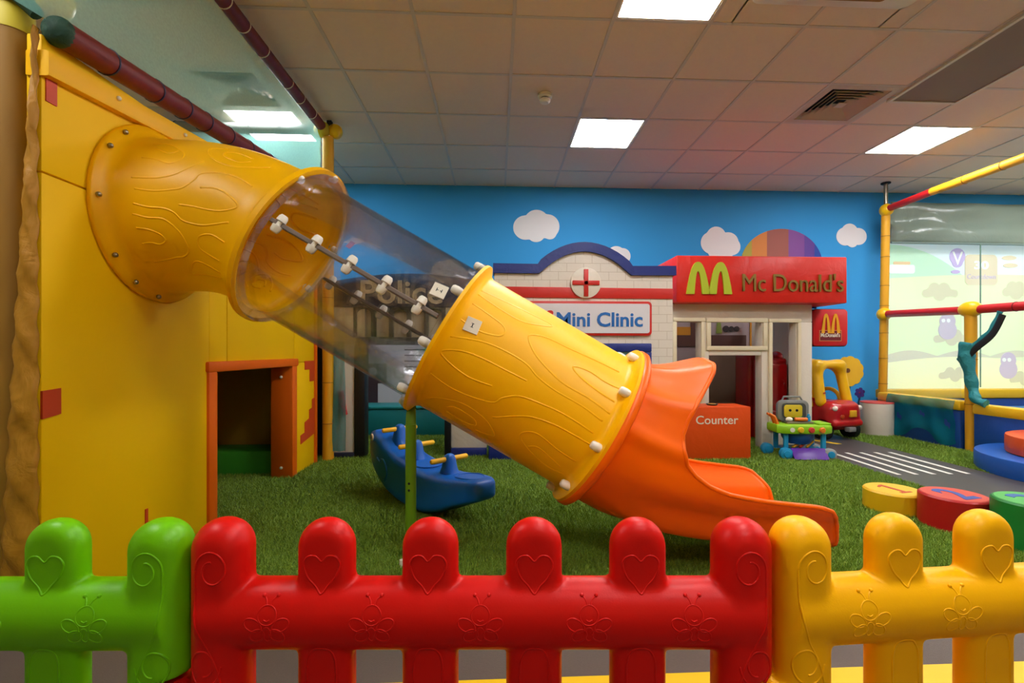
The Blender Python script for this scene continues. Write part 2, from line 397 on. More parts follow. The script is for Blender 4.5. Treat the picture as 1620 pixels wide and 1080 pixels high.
for x, y, l in LIGHTS:
    x0, x1, y0, y1 = cell(*cell_of(x, y)); x0 += .012; x1 -= .012; y0 += .012; y1 -= .012
    t = thing('ceiling_light', l or 'square LED ceiling panel out of view behind the camera', 'ceiling light', ((x0 + x1) / 2, (y0 + y1) / 2, ZC), group='LED ceiling panels')
    rect_frame(MB(), x0, x1, y0, y1, .012, ZC + .002, ZC + .02).build('light_frame', M_white, t, smooth=None)
    MB().box(x0 + .012, x1 - .012, y0 + .012, y1 - .012, ZC + .006, ZC + .016).build('light_diffuser', M_led, t, smooth=None)
for x, y, l in VENTS:
    x0, x1, y0, y1 = cell(*cell_of(x, y)); x0 += .012; x1 -= .012; y0 += .012; y1 -= .012; cx, cy = (x0 + x1) / 2, (y0 + y1) / 2
    t = thing('ceiling_vent', l, 'ceiling vent', (cx, cy, ZC), group='ceiling vents')
    rect_frame(MB(), x0, x1, y0, y1, .05, ZC, ZC + .02).build('vent_frame', M_vent, t, smooth=None)
    MB().box(x0, x1, y0, y1, ZC + .08, ZC + .09).build('vent_back', M_dark, t, smooth=None)
    for k in range(6):   # sloping louvre rings
        a = .235 - .036 * k; b = a - .03; mb = MB()
        O = [mb.bm.verts.new((cx + sx * a, cy + sy * a, ZC + .006)) for sx, sy in ((-1, -1), (1, -1), (1, 1), (-1, 1))]
        I = [mb.bm.verts.new((cx + sx * (a - .045), cy + sy * (a - .045), ZC + .045)) for sx, sy in ((-1, -1), (1, -1), (1, 1), (-1, 1))]
        if a - .045 < .01: break
        for q in range(4): mb.bm.faces.new((O[q], O[(q + 1) % 4], I[(q + 1) % 4], I[q]))
        o = mb.build('vent_louvre', M_vent, t, smooth=None, fix=False); sm = o.modifiers.new('thick', 'SOLIDIFY'); sm.thickness = .004
    MB().box(cx - .035, cx + .035, cy - .035, cy + .035, ZC + .004, ZC + .012).build('vent_centre', M_vent, t, smooth=None)
# air-conditioning cassette
t = thing('air_conditioner', 'cream ceiling air conditioner cassette at the top edge', 'air conditioner', (1.9, 2.25, ZC))
mb = MB(); ax0, ax1, ay0, ay1 = 1.43, 2.37, 1.68, 2.62
mb.prism(rrect(ax0, ax1, ay0, ay1, .06), ZC - .03, ZC + .015, 'xy', bev=.012); mb.build('casing', M_ac, t)
MB().prism(rrect(1.64, 2.16, 1.96, 2.44, .02), ZC - .036, ZC - .029, 'xy').build('intake_grille', M_vent, t)
for (x0, x1, y0, y1) in ((1.62, 2.18, 2.49, 2.56), (1.62, 2.18, 1.80, 1.87), (1.47, 1.54, 1.92, 2.48), (2.26, 2.33, 1.92, 2.48)):
    MB().prism(rrect(x0, x1, y0, y1, .03), ZC - .0335, ZC - .029, 'xy').build('air_slot', M_foam, t)
    MB().box(x0 + .03, x1 - .03, y0 + .02, y1 - .02, ZC - .037, ZC - .033).build('louvre_flap', M_ac, t, smooth=None)
for a in ((1.31, ax0 + .01, 1.63, 2.82), (ax1 - .01, 2.50, 1.63, 2.82), (ax0, ax1, ay1 - .01, 2.82), (ax0, ax1, 1.63, ay0 + .01)):
    MB().box(a[0], a[1], a[2], a[3], ZC + .004, ZC + .02).build('ceiling_tile', M_tile, ce, smooth=None)
MB().box(3.118, 3.694, 3.62, 4.013, ZC + .004, ZC + .02).build('ceiling_tile', M_tile, ce, smooth=None)
# long recessed grille
t = thing('ceiling_grille', 'long dark brown mesh grille recessed in the ceiling', 'ceiling grille', (3.4, 2.8, ZC))
gx0, gx1, gy0, gy1 = 3.118, 3.694, 1.63, 3.63
rect_frame(MB(), gx0, gx1, gy0, gy1, .025, ZC - .016, ZC + .01).build('grille_frame', M_ac, t, smooth=None)
MB().box(gx0 + .02, gx1 - .02, gy0 + .02, gy1 - .02, ZC - .008, ZC - .002).build('mesh_panel', M_mesh, t, smooth=None)
# smoke detector
p = at(862, 150, Z=ZC)
t = thing('smoke_detector', 'small round white smoke detector on the ceiling', 'smoke detector', p)
MB().lathe([(0, 0), (.055, 0), (.055, -.02), (.045, -.026), (0, -.026)], p).build('base_plate', M_white, t)
MB().lathe([(.032, -.026), (.032, -.036), (0, -.036)], p).build('sensor_vent', mat('sensor_dark', '#4A4038', .6), t)
MB().lathe([(.036, -.034), (.042, -.038), (.042, -.052), (.03, -.064), (0, -.068)], p).build('sensor_cap', M_white, t)

# ------------------------------------------------------------------ wall mural
def star_outline(circs, n=72):
    cx = sum(c[0] for c in circs) / len(circs); cz = sum(c[1] for c in circs) / len(circs); o = []
    for k in range(n):
        a = 2 * PI * k / n; dx, dz = math.cos(a), math.sin(a); best = 0
        for x, z, r in circs:
            ex, ez = x - cx, z - cz; b = ex * dx + ez * dz; d = r * r - (ex * ex + ez * ez - b * b)
            if d >= 0: best = max(best, b + math.sqrt(d))
        o.append((cx + best * dx, cz + best * dz))
    return o
PXM = 6.0 / FPX     # metres per photo pixel near the back wall
def mural_circs(cs, name, m):
    pts = []
    for x, y, r in cs: q = at(x, y, Y=YB - .002); pts.append((q.x, q.z, r * PXM * 1.02))
    return MB().prism(star_outline(pts), YB - .006, YB + .001).build(name, m, wb, smooth=None)
mural_circs([(831, 360, 18), (849, 352, 19), (866, 358, 18), (848, 368, 14), (870, 368, 10)], 'painted_cloud', M_cloud)
mural_circs([(1126, 384, 17), (1133, 374, 15), (1152, 384, 16), (1140, 395, 20), (1158, 390, 13)], 'painted_cloud', M_cloud)
mural_circs([(1337, 374, 14), (1344, 367, 13), (1358, 374, 13), (1348, 382, 9)], 'painted_cloud', M_cloud)
mural_circs([(700, 430, 16), (714, 428, 17), (726, 435, 13), (708, 441, 11)], 'painted_cloud', M_cloud)
mural_circs([(975, 404, 14), (985, 405, 12), (965, 408, 11)], 'painted_cloud', M_cloud)
# balloon: vertical gores
BC = ['#A89A2C', '#CF7A2A', '#9A5044', '#7A4090', '#5A3690', '#1B3E9C']
bx = [1171, 1189, 1213, 1247, 1272, 1288, 1300]
def dome_y(x): u = (x - 1236) / 65.0; return 420 - 58 * math.sqrt(max(0, 1 - u * u))
for k in range(6):
    xs = np.linspace(bx[k], bx[k + 1], 7); top = [at(x, dome_y(x), Y=YB) for x in xs]; bot = [at(bx[k + 1], 440, Y=YB), at(bx[k], 440, Y=YB)]
    MB().prism([(q.x, q.z) for q in top + bot], YB - .006, YB + .001).build('balloon_stripe', mat('balloon_%d' % k, BC[k], .6), wb, smooth=None)
# painted flowers
def flower(px, py, rpx, n, m, mc, stem):
    q = at(px, py, Y=YB); r = rpx * PXM
    cs = [(q.x + .68 * r * math.cos(2 * PI * k / n + .3), q.z + .68 * r * math.sin(2 * PI * k / n + .3), .36 * r) for k in range(n)] 
    MB().prism(star_outline(cs, 120), YB - .006, YB + .001).build('painted_flower', m, wb, smooth=None)
    MB().prism(circle(q.x - .1 * r, q.z + .05 * r, .16 * r, 16), YB - .009, YB).build('flower_centre', mc, wb, smooth=None)
    s = at(stem[0], stem[1], Y=YB); w = .012
    MB().prism([(q.x - w, q.z - .7 * r), (s.x - w, s.z), (s.x + w, s.z), (q.x + w, q.z - .7 * r)], YB - .004, YB + .001).build('painted_stem', mat('stem_paint', '#12324A', .6), wb, smooth=None)
flower(1343, 587, 23, 11, mat('sunflower_paint', '#E9B41C', .6), mat('brown_paint', '#6A3A10', .6), (1346, 660))
flower(1334, 622, 8, 6, mat('purple_paint', '#3A1C74', .6), mat('red_paint', '#8A1838', .6), (1338, 660))
flower(1360, 621, 8, 6, MATS['purple_paint'], MATS['red_paint'], (1354, 660))
q = at(560, 382, Y=YB)
MB().prism([(q.x - .12, q.z - .01), (q.x - .02, q.z + .05), (q.x + .1, q.z + .03), (q.x + .12, q.z), (q.x, q.z - .04)], YB - .006, YB + .001).build('painted_plane', mat('plane_paint', '#D8C8CC', .6), wb, smooth=None)
MB().prism([(q.x - .1, q.z - .06), (q.x - .03, q.z + .01), (q.x + .02, q.z - .02), (q.x - .05, q.z - .09)], YB - .008, YB + .001).build('painted_plane_wing', mat('plane_wing_paint', '#C8485A', .6), wb, smooth=None)
# blind / bench / white and maroon panels seen through the doorway of the dark front
tb = at(690, 645, Y=5.45)
t = thing('teal_bench', 'long low teal padded bench along the back wall', 'bench', (-.9, 5.55, 0))
MB().box(-1.6, -.55, 5.33, 5.72, .0, .30, bev=.015).build('bench_base', M_teal, t)
MB().box(-1.6, -.55, 5.32, 5.72, .30, .335, bev=.015).build('bench_cushion', mat('teal_top', '#158488', .5), t)
MW = mat('mural_white', '#C8C2C8', .6); MM = mat('mural_maroon', '#3A2830', .6); MG = mat('mural_green', '#4E9A3C', .6)
def mural_rect(x0, y0, x1, y1, m, name, d=.006, Y=YB):
    a, b = at(x0, y0, Y=Y), at(x1, y1, Y=Y); return MB().box(a.x, b.x, Y - d, Y + .001, b.z, a.z).build(name, m, wb, smooth=None)
mural_rect(560, 545, 735, 660, MW, 'painted_building')
mural_rect(578, 600, 598, 652, MM, 'painted_door', .009)
mural_rect(577, 575, 612, 606, MM, 'painted_awning', .010)
mural_rect(672, 520, 735, 600, MG, 'painted_hedge', .009)
q0, q1 = at(610, 655, Y=YB), at(590, 590, Y=YB)
MB().prism(circle(q0.x - .06, q0.z, .12, 24), YB - .012, YB).build('painted_wheel', mat('mural_black', '#141014', .6), wb, smooth=None)
MB().prism(circle(q1.x, q1.z + .02, .05, 20), YB - .014, YB).build('painted_lamp', M_cloud, wb, smooth=None)
for k in range(4): mural_rect(640, 552 + 9 * k, 690, 554 + 9 * k, MM, 'painted_course_line', .008)
q = at(579, 590, Y=YB)
text_part('painted_lettering', 'lulu', M_cloud, wb, YB - .010, q.x - .04, q.x + .12, q.z - .03, q.z + .06, depth=.003,
          mapper=lambda x, y, z: (q.x - (z - q.z), y, q.z + (x - q.x)))

# ------------------------------------------------------------------ floor coverings
TX0, TX1, TY0, TY1 = -2.7, 4.44, 1.88, 5.72
RX0, RX1 = 2.96, 3.80
base = MB().box(TX0, RX0, TY0, TY1, 0, .004).box(RX1, TX1, TY0, TY1, 0, .004).build('turf_backing', M_turfbase, fl, smooth=None)
run = MB().box(RX0, RX1, TY0, 5.7, 0, .008).build('runway_mat', M_run, smooth=None); tag(run, 'dark grey rubber strip with white stripes across the turf', 'floor mat')
for k in range(5):
    x = 3.085 + .138 * k; MB().prism([(x - .018 - .02, 3.45), (x + .018 - .02, 3.45), (x + .018 + .015, 4.22), (x - .018 + .015, 4.22)], .007, .0095, 'xy').build('white_stripe', M_stripe, run, smooth=None)
MB().prism([(3.30, 4.86), (3.36, 4.86), (3.50, 4.62), (3.44, 4.62)], .007, .0095, 'xy').build('yellow_stripe', M_yline, run, smooth=None)
yl = MB().box(-1.2, 3.6, 1.10, 1.365, 0, .003).build('yellow_floor_line', M_yline, smooth=None); tag(yl, 'broad yellow line on the grey floor below the fence', 'floor line')
def grass(n):
    X = np.empty(0); Y = np.empty(0)
    while len(X) < n:
        m = n * 2; u = RNG.random(m); y = 1 / (1 / TY0 + u * (1 / TY1 - 1 / TY0)); x = TX0 + RNG.random(m) * (TX1 - TX0)
        ok = ((x < RX0) | (x > RX1)) & (x > -1.32 * y / 1.05 - .25) & (x < 1.12 * y + .2)
        X = np.concatenate([X, x[ok]]); Y = np.concatenate([Y, y[ok]])
    X, Y = X[:n], Y[:n]; a = RNG.random(n) * 2 * PI; w = (.0016 + .0014 * RNG.random(n)) * (.7 + .18 * Y); h = .014 + .013 * RNG.random(n)
    la = RNG.random(n) * 2 * PI; ln = (.25 + .75 * RNG.random(n)) * h
    v = np.empty((n, 3, 3))
    v[:, 0] = np.stack([X - w * np.cos(a), Y - w * np.sin(a), np.full(n, .003)], 1); v[:, 1] = np.stack([X + w * np.cos(a), Y + w * np.sin(a), np.full(n, .003)], 1)
    v[:, 2] = np.stack([X + ln * np.cos(la), Y + ln * np.sin(la), .003 + h], 1)
    return v.reshape(-1, 3), np.arange(3 * n).reshape(-1, 3)
mg = mat('turf_blades', '#4C7E1C', .6); nt = mg.node_tree
tc = nt.nodes.new('ShaderNodeTexCoord'); ns = nt.nodes.new('ShaderNodeTexNoise'); ns.inputs['Scale'].default_value = 160; ns.inputs['Detail'].default_value = 3
cr = nt.nodes.new('ShaderNodeValToRGB'); cr.color_ramp.elements[0].position = .3; cr.color_ramp.elements[1].position = .72
cr.color_ramp.elements[0].color = lin('#4A7410'); cr.color_ramp.elements[1].color = lin('#A3BF3E')
nt.links.new(tc.outputs['Object'], ns.inputs['Vector']); nt.links.new(ns.outputs['Fac'], cr.inputs[0]); nt.links.new(cr.outputs[0], nt.nodes['Principled BSDF'].inputs['Base Color'])
gp, gq = grass(430000)
turf = np_mesh('turf', gp, gq, mg, None, smooth=None); tag(turf, 'green artificial turf covering the play area', 'artificial grass', kind='stuff')

# ================================================================== TUNNEL SLIDE
P2, P3, P4 = Vector((-.910, 2.20, 1.414)), Vector((-.217, 2.17, 1.011)), Vector((.461, 2.14, .617))
AXN = (P4 - P2).normalized(); AV = AXN.cross(Vector((0, 0, 1))).normalized(); AV = AV if AV.y < 0 else -AV
AU = AV.cross(AXN).normalized(); AU = AU if AU.z > 0 else -AU
RT, RF = .328, .374
slide = thing('tunnel_slide', 'yellow tunnel slide with clear middle section and orange open chute', 'slide', (-.2, 2.15, 0))
def on_axis(p0, s, th, r): return p0 + AXN * s + (AU * math.cos(th) + AV * math.sin(th)) * r
GRAIN = [
 [(.048,47),(.168,49),(.268,48),(.364,38),(.363,34),(.265,36),(.152,39),(.044,42)],
 [(.052,57),(.121,58),(.197,60),(.222,64),(.206,69),(.127,73),(.035,72)],
 [(.706,43),(.597,45),(.477,48),(.378,50),(.317,55),(.32,60),(.371,67),(.446,72),(.524,75),(.637,75),(.737,77)],
 [(.727,57),(.663,58),(.589,57),(.526,60),(.555,64),(.645,67),(.732,68)],
 [(.048,86),(.15,79),(.239,76),(.35,76),(.421,80),(.506,82),(.627,82),(.724,84)],
 [(.285,101),(.189,104),(.096,102),(.046,98),(.11,91),(.197,88),(.296,87),(.392,86)],
 [(.048,116),(.138,118),(.235,116),(.321,111),(.342,105),(.392,98),(.47,95),(.584,93),(.715,94)],
 [(.077,141),(.118,133),(.216,125),(.324,127),(.384,135),(.383,140),(.317,145)],
 [(.164,138),(.201,132),(.286,133),(.302,139),(.25,143),(.174,142)],
 [(.349,122),(.455,108),(.557,103),(.654,102),(.743,102)],
 [(.721,119),(.637,118),(.537,115),(.488,119),(.483,125),(.544,132),(.642,138),(.722,136)],
 [(.532,129),(.567,125),(.638,128),(.686,131)]]
def grain_part(fn, name, parent, m, r=.0052):
    for off in (0, 180):
        for c in GRAIN:
            pts = [fn(s, math.radians(t + off)) for s, t in [(p.x, p.y) for p in smooth_path([(a, b, 0) for a, b in c], 6)]]
            MB().tube(pts, r, 8).build(name, m, parent, smooth=180)
def bolt_ring(p0, s, n, parent, th0=.2, r=.351, lng=.05, skip=()):
    for k in range(n):
        if k in skip: continue
        c = on_axis(p0, s, th0 + 2 * PI * k / n, r)
        MB().lathe([(0, -lng / 2), (.012, -lng / 2), (.017, -lng / 2 + .006), (.019, 0), (.017, lng / 2 - .006), (.012, lng / 2), (0, lng / 2)], c, AXN, 12).build('bolt_cap', M_white, parent)
def flange_prof(r_in, r_out, d0, d1): return [(r_in, d0), (r_out - .006, d0), (r_out, d0 + .005), (r_out, d1 - .005), (r_out - .006, d1), (r_in, d1)]
# --- straight yellow section
L34 = (P4 - P3).length
body = MB().lathe([(RF, .0), (RF, .014), (RF - .012, .02), (RT + .012, .028), (RT, .05), (RT, L34 - .05), (RT + .012, L34 - .028), (RF - .012, L34 - .02), (RF + .008, L34 - .014), (RF + .008, L34), (RT - .01, L34), (RT - .01, 0)], P3, AXN, 96, closed=True).build('straight_tube', M_yellow, slide, smooth=50)
grain_part(lambda s, t: on_axis(P3, s, t, RT - .0036), 'wood_grain_line', body, M_yellow)
bolt_ring(P4, -.035, 9, body, th0=.35, r=.352)
def sticker(p0, s, th, parent, mark):
    c = on_axis(p0, s, math.radians(th), RT + .002); nn = (AU * math.cos(math.radians(th)) + AV * math.sin(math.radians(th))); tt = AXN; bb = nn.cross(tt)
    mtx = Matrix((tt, bb, nn)).transposed().to_4x4(); mtx.translation = c; mtx = mtx @ Matrix.Rotation(math.radians(8), 4, 'Z')
    o = MB().box(-.03, .03, -.03, .03, -.002, .003, bev=.0008, seg=1, mtx=mtx).build('sticker', mat('sticker_paper', '#DCD2BC', .6), parent, smooth=None)
    mb = MB()
    for x0, x1, y0, y1 in mark: mb.box(x0, x1, y0, y1, .002, .0038, mtx=mtx)
    mb.build('sticker_mark', M_black, parent, smooth=None)
I_MARK = [(-.002, .002, -.009, .009), (-.006, .006, .007, .009), (-.006, .006, -.009, -.007)]
H_MARK = [(-.012, -.009, -.008, .008), (.009, .012, -.008, .008), (-.009, -.003, -.002, .001), (.003, .009, -.002, .001)]
sticker(P3, .10, 72, body, I_MARK)
# --- clear section
L23 = (P3 - P2).length
clear = MB().lathe([(RF - .004, .012), (RF - .004, .022), (RT + .004, .026), (RT, .04), (RT, L23 - .04), (RT + .004, L23 - .026), (RF - .004, L23 - .016), (RF - .004, L23 - .004), (RT - .005, L23 - .004), (RT - .005, .012)], P2, AXN, 96, closed=True).build('clear_tube', M_clear, slide, smooth=50)
for th in (79, 257):
    c = [on_axis(P2, s, math.radians(th), RT + .012) for s in (.03, L23 - .03)]
    u = (AU * math.cos(math.radians(th)) + AV * math.sin(math.radians(th)))
    mtx = Matrix((AXN, u.cross(AXN), u)).transposed().to_4x4(); mtx.translation = (c[0] + c[1]) / 2
    ln = (c[1] - c[0]).length / 2
    MB().box(-ln, ln, -.009, .009, -.012, .012, bev=.003, seg=1, mtx=mtx).build('seam_strip', mat('seam_grey_clear', '#7A6C62', .3), clear, smooth=None)
    for k in range(5):
        cc = on_axis(P2, .07 + .155 * k, math.radians(th), RT + .022); bb = u.cross(AXN)
        MB().lathe([(0, -.038), (.013, -.038), (.018, -.03), (.020, -.01), (.010, -.008), (.010, .008), (.020, .01), (.018, .03), (.013, .038), (0, .038)], cc, bb, 12).build('bolt_cap', M_white, clear)
bolt_ring(P3, -.022, 9, clear, th0=.3, r=.352)
sticker(P2, L23 - .085, 62, clear, H_MARK)
# --- elbow from the yellow wall
W0 = Vector((-1.525, 2.215, 1.552))
def bez(a, b, c, d, t): return a * (1 - t) ** 3 + b * 3 * t * (1 - t) ** 2 + c * 3 * t * t * (1 - t) + d * t ** 3
EB = (W0, W0 + Vector((.24, 0, -.0)), P2 - AXN * .30, P2)
def elbow_pt(t, th, r):
    c = bez(*EB, t); d = (bez(*EB, min(1, t + .01)) - bez(*EB, max(0, t - .01))).normalized()
    v = d.cross(Vector((0, 0, 1))).normalized(); v = v if v.y < 0 else -v; u = v.cross(d).normalized(); u = u if u.z > 0 else -u
    return c + (u * math.cos(th) + v * math.sin(th)) * r
prof = [(0, .372), (.0, .380), (.012, .383), (.026, .378), (.042, .356), (.062, .340), (.10, .331), (.2, .328)] + [(x, RT) for x in np.linspace(.28, .93, 10)] + [(.95, RT + .012), (.965, RF - .01), (.975, RF + .008), (1.0, RF + .008), (1.0, RF - .012), (.985, RF - .02), (.98, RT + .004)]
mb = MB(); SEG = 96; rings = [[elbow_pt(t, 2 * PI * k / SEG, r) for k in range(SEG)] for t, r in prof]
mb.loft(rings, caps=False); bmesh.ops.remove_doubles(mb.bm, verts=mb.bm.verts, dist=1e-5)
elbow = mb.build('elbow_tube', M_yellow_thin, slide, smooth=50)
grain_part(lambda s, t: elbow_pt(.14 + (.785 - s) * .98, PI - t, RT - .0034), 'wood_grain_line', elbow, M_yellow)
for th in (-140, -95, -50, 40, 58, 92, 128, 150, 172):
    c = elbow_pt(.03, math.radians(th), .366); MB().ball(c + Vector((.012, 0, 0)), .010, u=10, v=6).build('flange_bolt', M_steel, elbow)
bolt_ring(P2, -.012, 9, elbow, th0=.75, r=.36, lng=.045, skip=(1, 2, 3, 4, 7))
# --- orange exit chute
CB = (P4, P4 + Vector((.20, -.009, -.117)), Vector((.80, 2.12, .425)), Vector((1.40, 2.10, .425)))
tt = np.linspace(0, 1, 401); cpx = np.array([bez(*CB, t).x for t in tt])
def chute_pt(t, th, r):
    c = bez(*CB, t); d = (bez(*CB, min(1, t + .01)) - bez(*CB, max(0, t - .01))).normalized()
    v = d.cross(Vector((0, 0, 1))).normalized(); v = v if v.y < 0 else -v; u = v.cross(d).normalized(); u = u if u.z > 0 else -u
    return c + (-u * math.cos(th) + v * math.sin(th)) * r      # th = 0 at the bottom
SMX = [(0, 1.40), (40, 1.40), (55, 1.385), (64, 1.36), (71, 1.33), (74.5, 1.28), (76, 1.18), (77.5, 1.05), (79.5, .93), (83, .85), (88, .79), (94, .745), (102, .715), (112, .70), (122, .705), (132, .73), (142, .77), (152, .82), (162, .845), (180, .85)]
def tmax(thd): return float(np.interp(np.interp(thd, [a for a, b in SMX], [b for a, b in SMX]), cpx, tt))
def chute_r(t, thd):
    r = RT + .004; x = abs(thd)
    flat = np.interp(t, [.15, .5], [0, 1])
    r += .026 * flat * math.exp(-((x - 38) / 9) ** 2) - .022 * flat * math.exp(-((x - 57) / 10) ** 2)
    u = min(1, max(0, (x - 95) / 70)); u = u * u * (3 - 2 * u); r += u * np.interp(t, [0, .06, .55], [0, .006, .125])
    for c0 in (156, 128, 100): r += .018 * math.exp(-((x - c0) / 6) ** 2) * np.interp(t, [0, .05], [0, 1])
    r -= .030 * np.interp(t, [.25, .7], [0, 1]) * math.exp(-(x / 34) ** 2)
    return r
rows = []
ths = sorted(set(list(np.linspace(0, 70, 24)) + list(np.linspace(70, 112, 36)) + list(np.linspace(112, 180, 30))))
full = [-a for a in ths[::-1][:-1]] + ths
for thd in full:
    tm = tmax(abs(thd)); rows.append([chute_pt(tm * k / 60, math.radians(thd), chute_r(tm * k / 60, thd)) for k in range(61)])
mb = MB(); mb.grid(rows); bmesh.ops.remove_doubles(mb.bm, verts=mb.bm.verts, dist=1e-4)
chute = mb.build('exit_chute', M_orange, slide, smooth=180)
so = chute.modifiers.new('thick', 'SOLIDIFY'); so.thickness = .010; so.offset = 0
rim = [r[-1] for r in rows[1:-1]]; 
MB().tube(rim, .0095, 10).build('rolled_rim', M_orange, chute, smooth=180)
MB().lathe([(RT - .012, .0), (RF + .010, .0), (RF + .014, .006), (RF + .014, .026), (RF + .006, .034), (RT + .012, .04), (RT - .012, .05)], P4, AXN, 96, closed=True).build('chute_flange', M_orange, chute, smooth=50)
# --- green support pole under the joint
pb = at(650, 892, Z=0); px0, py0 = pb.x, pb.y
top = on_axis(P3, .0, math.radians(180), .36)
pole = MB().lathe([(0, 0), (.024, 0), (.024, .62), (0, .62)], (px0, py0, .004), (0, 0, 1), 20).build('support_pole', M_pole, slide)
MB().tube([(px0, py0, .6), (px0, py0, .66), (px0 + .0, (py0 + top.y) / 2, .72), (top.x + .02, top.y + .01, top.z + .05)], [.024, .022, .018, .012], 12, flat=.5).build('flattened_pole_tip', M_pole, pole)
MB().lathe([(0, 0), (.06, 0), (.06, .008), (0, .008)], (px0, py0, .001), seg=20).build('foot_plate', M_pole, pole)
for z in (.335, .365): MB().ball((px0 - .004, py0 - .022, z), .006, u=8, v=6).build('pole_bolt', M_dark, pole)
MB().lathe([(0, 0), (.012, 0), (.012, .03), (0, .03)], (px0 - .03, py0 - .04, .008), seg=10).build('anchor_bolt', M_white, pole)

# ================================================================== YELLOW SOFT-PLAY HOUSE (left)
XW = -1.53
house = thing('soft_play_house', 'tall yellow vinyl padded play house wall with orange doorway', 'play house', (XW, 2.8, 0))
def ypanel(name, y0, y1, z0, z1, m=M_vyel, x0=XW - .05, x1=XW, bev=.006, par=None): return MB().box(x0, x1, y0, y1, z0, z1, bev=bev).build(name, m, par or house)
ypanel('wall_panel', 1.667, 2.60, 0, 1.553)
ypanel('wall_panel', 1.667, 2.765, 1.557, 2.02)
ypanel('wall_panel', 2.60, 2.765, .86, 1.553)
ypanel('wall_panel', 2.769, 3.66, .86, 2.05)
ypanel('wall_panel', 3.62, 4.05, 0, .86); ypanel('wall_panel', 3.664, 4.05, .862, 2.05)
# sloping top padding
def slant(name, y0, y1, za, zb, h, x0, x1, m, bev=.01):
    mb = MB(); mb.prism([(y0, za), (y1, zb), (y1, zb + h), (y0, za + h)], x0, x1, 'yz', bev=bev); return mb.build(name, m, house)
slant('top_padding', 1.66, 4.05, 1.875, 2.10, .085, XW - .05, XW + .03, M_vyel2)
for y in (1.95, 2.35, 2.6, 3.1): MB().ball((XW + .034, y, 1.925 + .094 * (y - 1.66)), .009, u=10, v=6).build('padding_bolt', M_white, house)
# doorway
MB().box(XW - .13, XW + .02, 2.565, 3.70, .835, .893, bev=.012).build('door_header', M_vor, house)
MB().box(XW - .13, XW + .015, 2.575, 2.655, 0, .84, bev=.012).build('door_jamb', M_vor, house)
j = MB().box(XW - .15, XW + .015, 3.60, 3.685, 0, .84, bev=.012).build('door_jamb', M_vor, house)
for z in (.08, .755): MB().ball((XW - .07, 3.598, z), .012, u=10, v=6).build('jamb_bolt', M_white, j)
MB().box(XW - .05, XW + .012, 4.05, 4.10, 0, 2.1, bev=.01).build('corner_trim', M_vor, house)
def patch(pts): MB().prism(pts, XW - .004, XW + .004, 'yz').build('brick_patch', M_patch, house, smooth=None)
patch([(1.667, .72), (1.735, .73), (1.735, .82), (1.667, .815)])
patch([(1.68, 1.80), (1.72, 1.80), (1.72, 1.885), (1.68, 1.885)])
patch([(2.135, .12), (2.15, .12), (2.15, .26), (2.135, .26)])
patch([(3.85, .80), (3.85, .87), (4.05, .87), (4.05, .70), (3.95, .70), (3.95, .80)])
patch([(3.77, .22), (3.77, .29), (3.85, .30), (3.85, .38), (3.94, .40), (3.94, .47), (4.0, .48), (4.0, .55), (4.05, .56), (4.05, .26)])
# inside of the house
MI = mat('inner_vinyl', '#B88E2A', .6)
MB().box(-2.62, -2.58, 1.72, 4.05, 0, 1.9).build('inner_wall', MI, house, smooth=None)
MB().box(-2.6, XW - .06, 1.72, 4.05, 1.06, 1.14).build('shading_deck', MI, house, smooth=None)  # unseen upper floor, put in to shade the doorway interior
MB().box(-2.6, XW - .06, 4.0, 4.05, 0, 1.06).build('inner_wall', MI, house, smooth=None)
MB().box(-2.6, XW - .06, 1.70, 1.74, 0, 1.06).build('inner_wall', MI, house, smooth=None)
MB().box(-2.6, -1.475, 4.30, 4.34, 0.001, 2.0).build('dark_gap_sheet', M_black, house, smooth=None)  # black sheet added to stand in for the dark gap beside the post
gb = MB().box(-2.57, -1.70, 3.70, 3.985, 0.001, .185, bev=.015).build('green_block', M_gvin); tag(gb, 'low green vinyl block inside the yellow house doorway', 'soft block')
# frame of foam-covered pipes
frame = thing('climbing_frame', 'maroon and tan foam covered pipe frame at the left', 'climbing frame', (XW, 2.9, 0))
MB().tube([(-1.665, 1.71, 0), (-1.665, 1.71, 2.04)], .056, 20).build('foam_post', M_foam, frame)
MB().lathe([(.056, 0), (.058, .0), (.058, .07), (.045, .10), (0, .105)], (-1.665, 1.71, 2.04), seg=20).build('pale_post_cap', M_foam_pale, frame)
def ruffle():
    rows = []
    for k in range(60):
        z = 2.03 - 2.02 * k / 59; w = .004 + .125 * (k / 59) ** .8
        rows.append([(XW - .0 - w * q / 8, 1.655 - .012 * math.sin(q / 8 * PI) * (1 + .6 * math.sin(k * .9)) + .006 * math.sin(k * 1.7 + q), z) for q in range(9)])
    o = MB().grid(rows).build('fabric_strip', M_mustard, frame, smooth=180); s = o.modifiers.new('thick', 'SOLIDIFY'); s.thickness = .004
ruffle()
def pipe_seg(name, a, b, r, m, n, par, seam=None):
    a, b = Vector(a), Vector(b)
    o = MB().tube([a, b], r, 18).build(name, m, par)
    for k in range(1, n):
        c = a.lerp(b, k / n + random.uniform(-.02, .02)); d = (b - a).normalized()
        MB().lathe([(r + .0004, -.003), (r + .0035, -.003), (r + .0035, .003), (r + .0004, .003)], c, d, 18, closed=True).build('cable_tie', seam or M_black, o)
    return o
pipe_seg('foam_pipe', (XW + .03, 1.70, 2.045), (XW + .03, 3.55, 2.235), .048, M_maroon, 9, frame, M_navyd)
pipe_seg('foam_pipe', (XW + .03, 1.2, 2.885), (XW + .03, 4.15, 2.875), .043, M_maroon, 12, frame, M_cream)
pipe_seg('foam_pipe', (XW + .0, 4.18, 2.87), (-3.3, 4.18, 2.87), .043, mat('grey_foam', '#8E9490', .6), 6, frame)
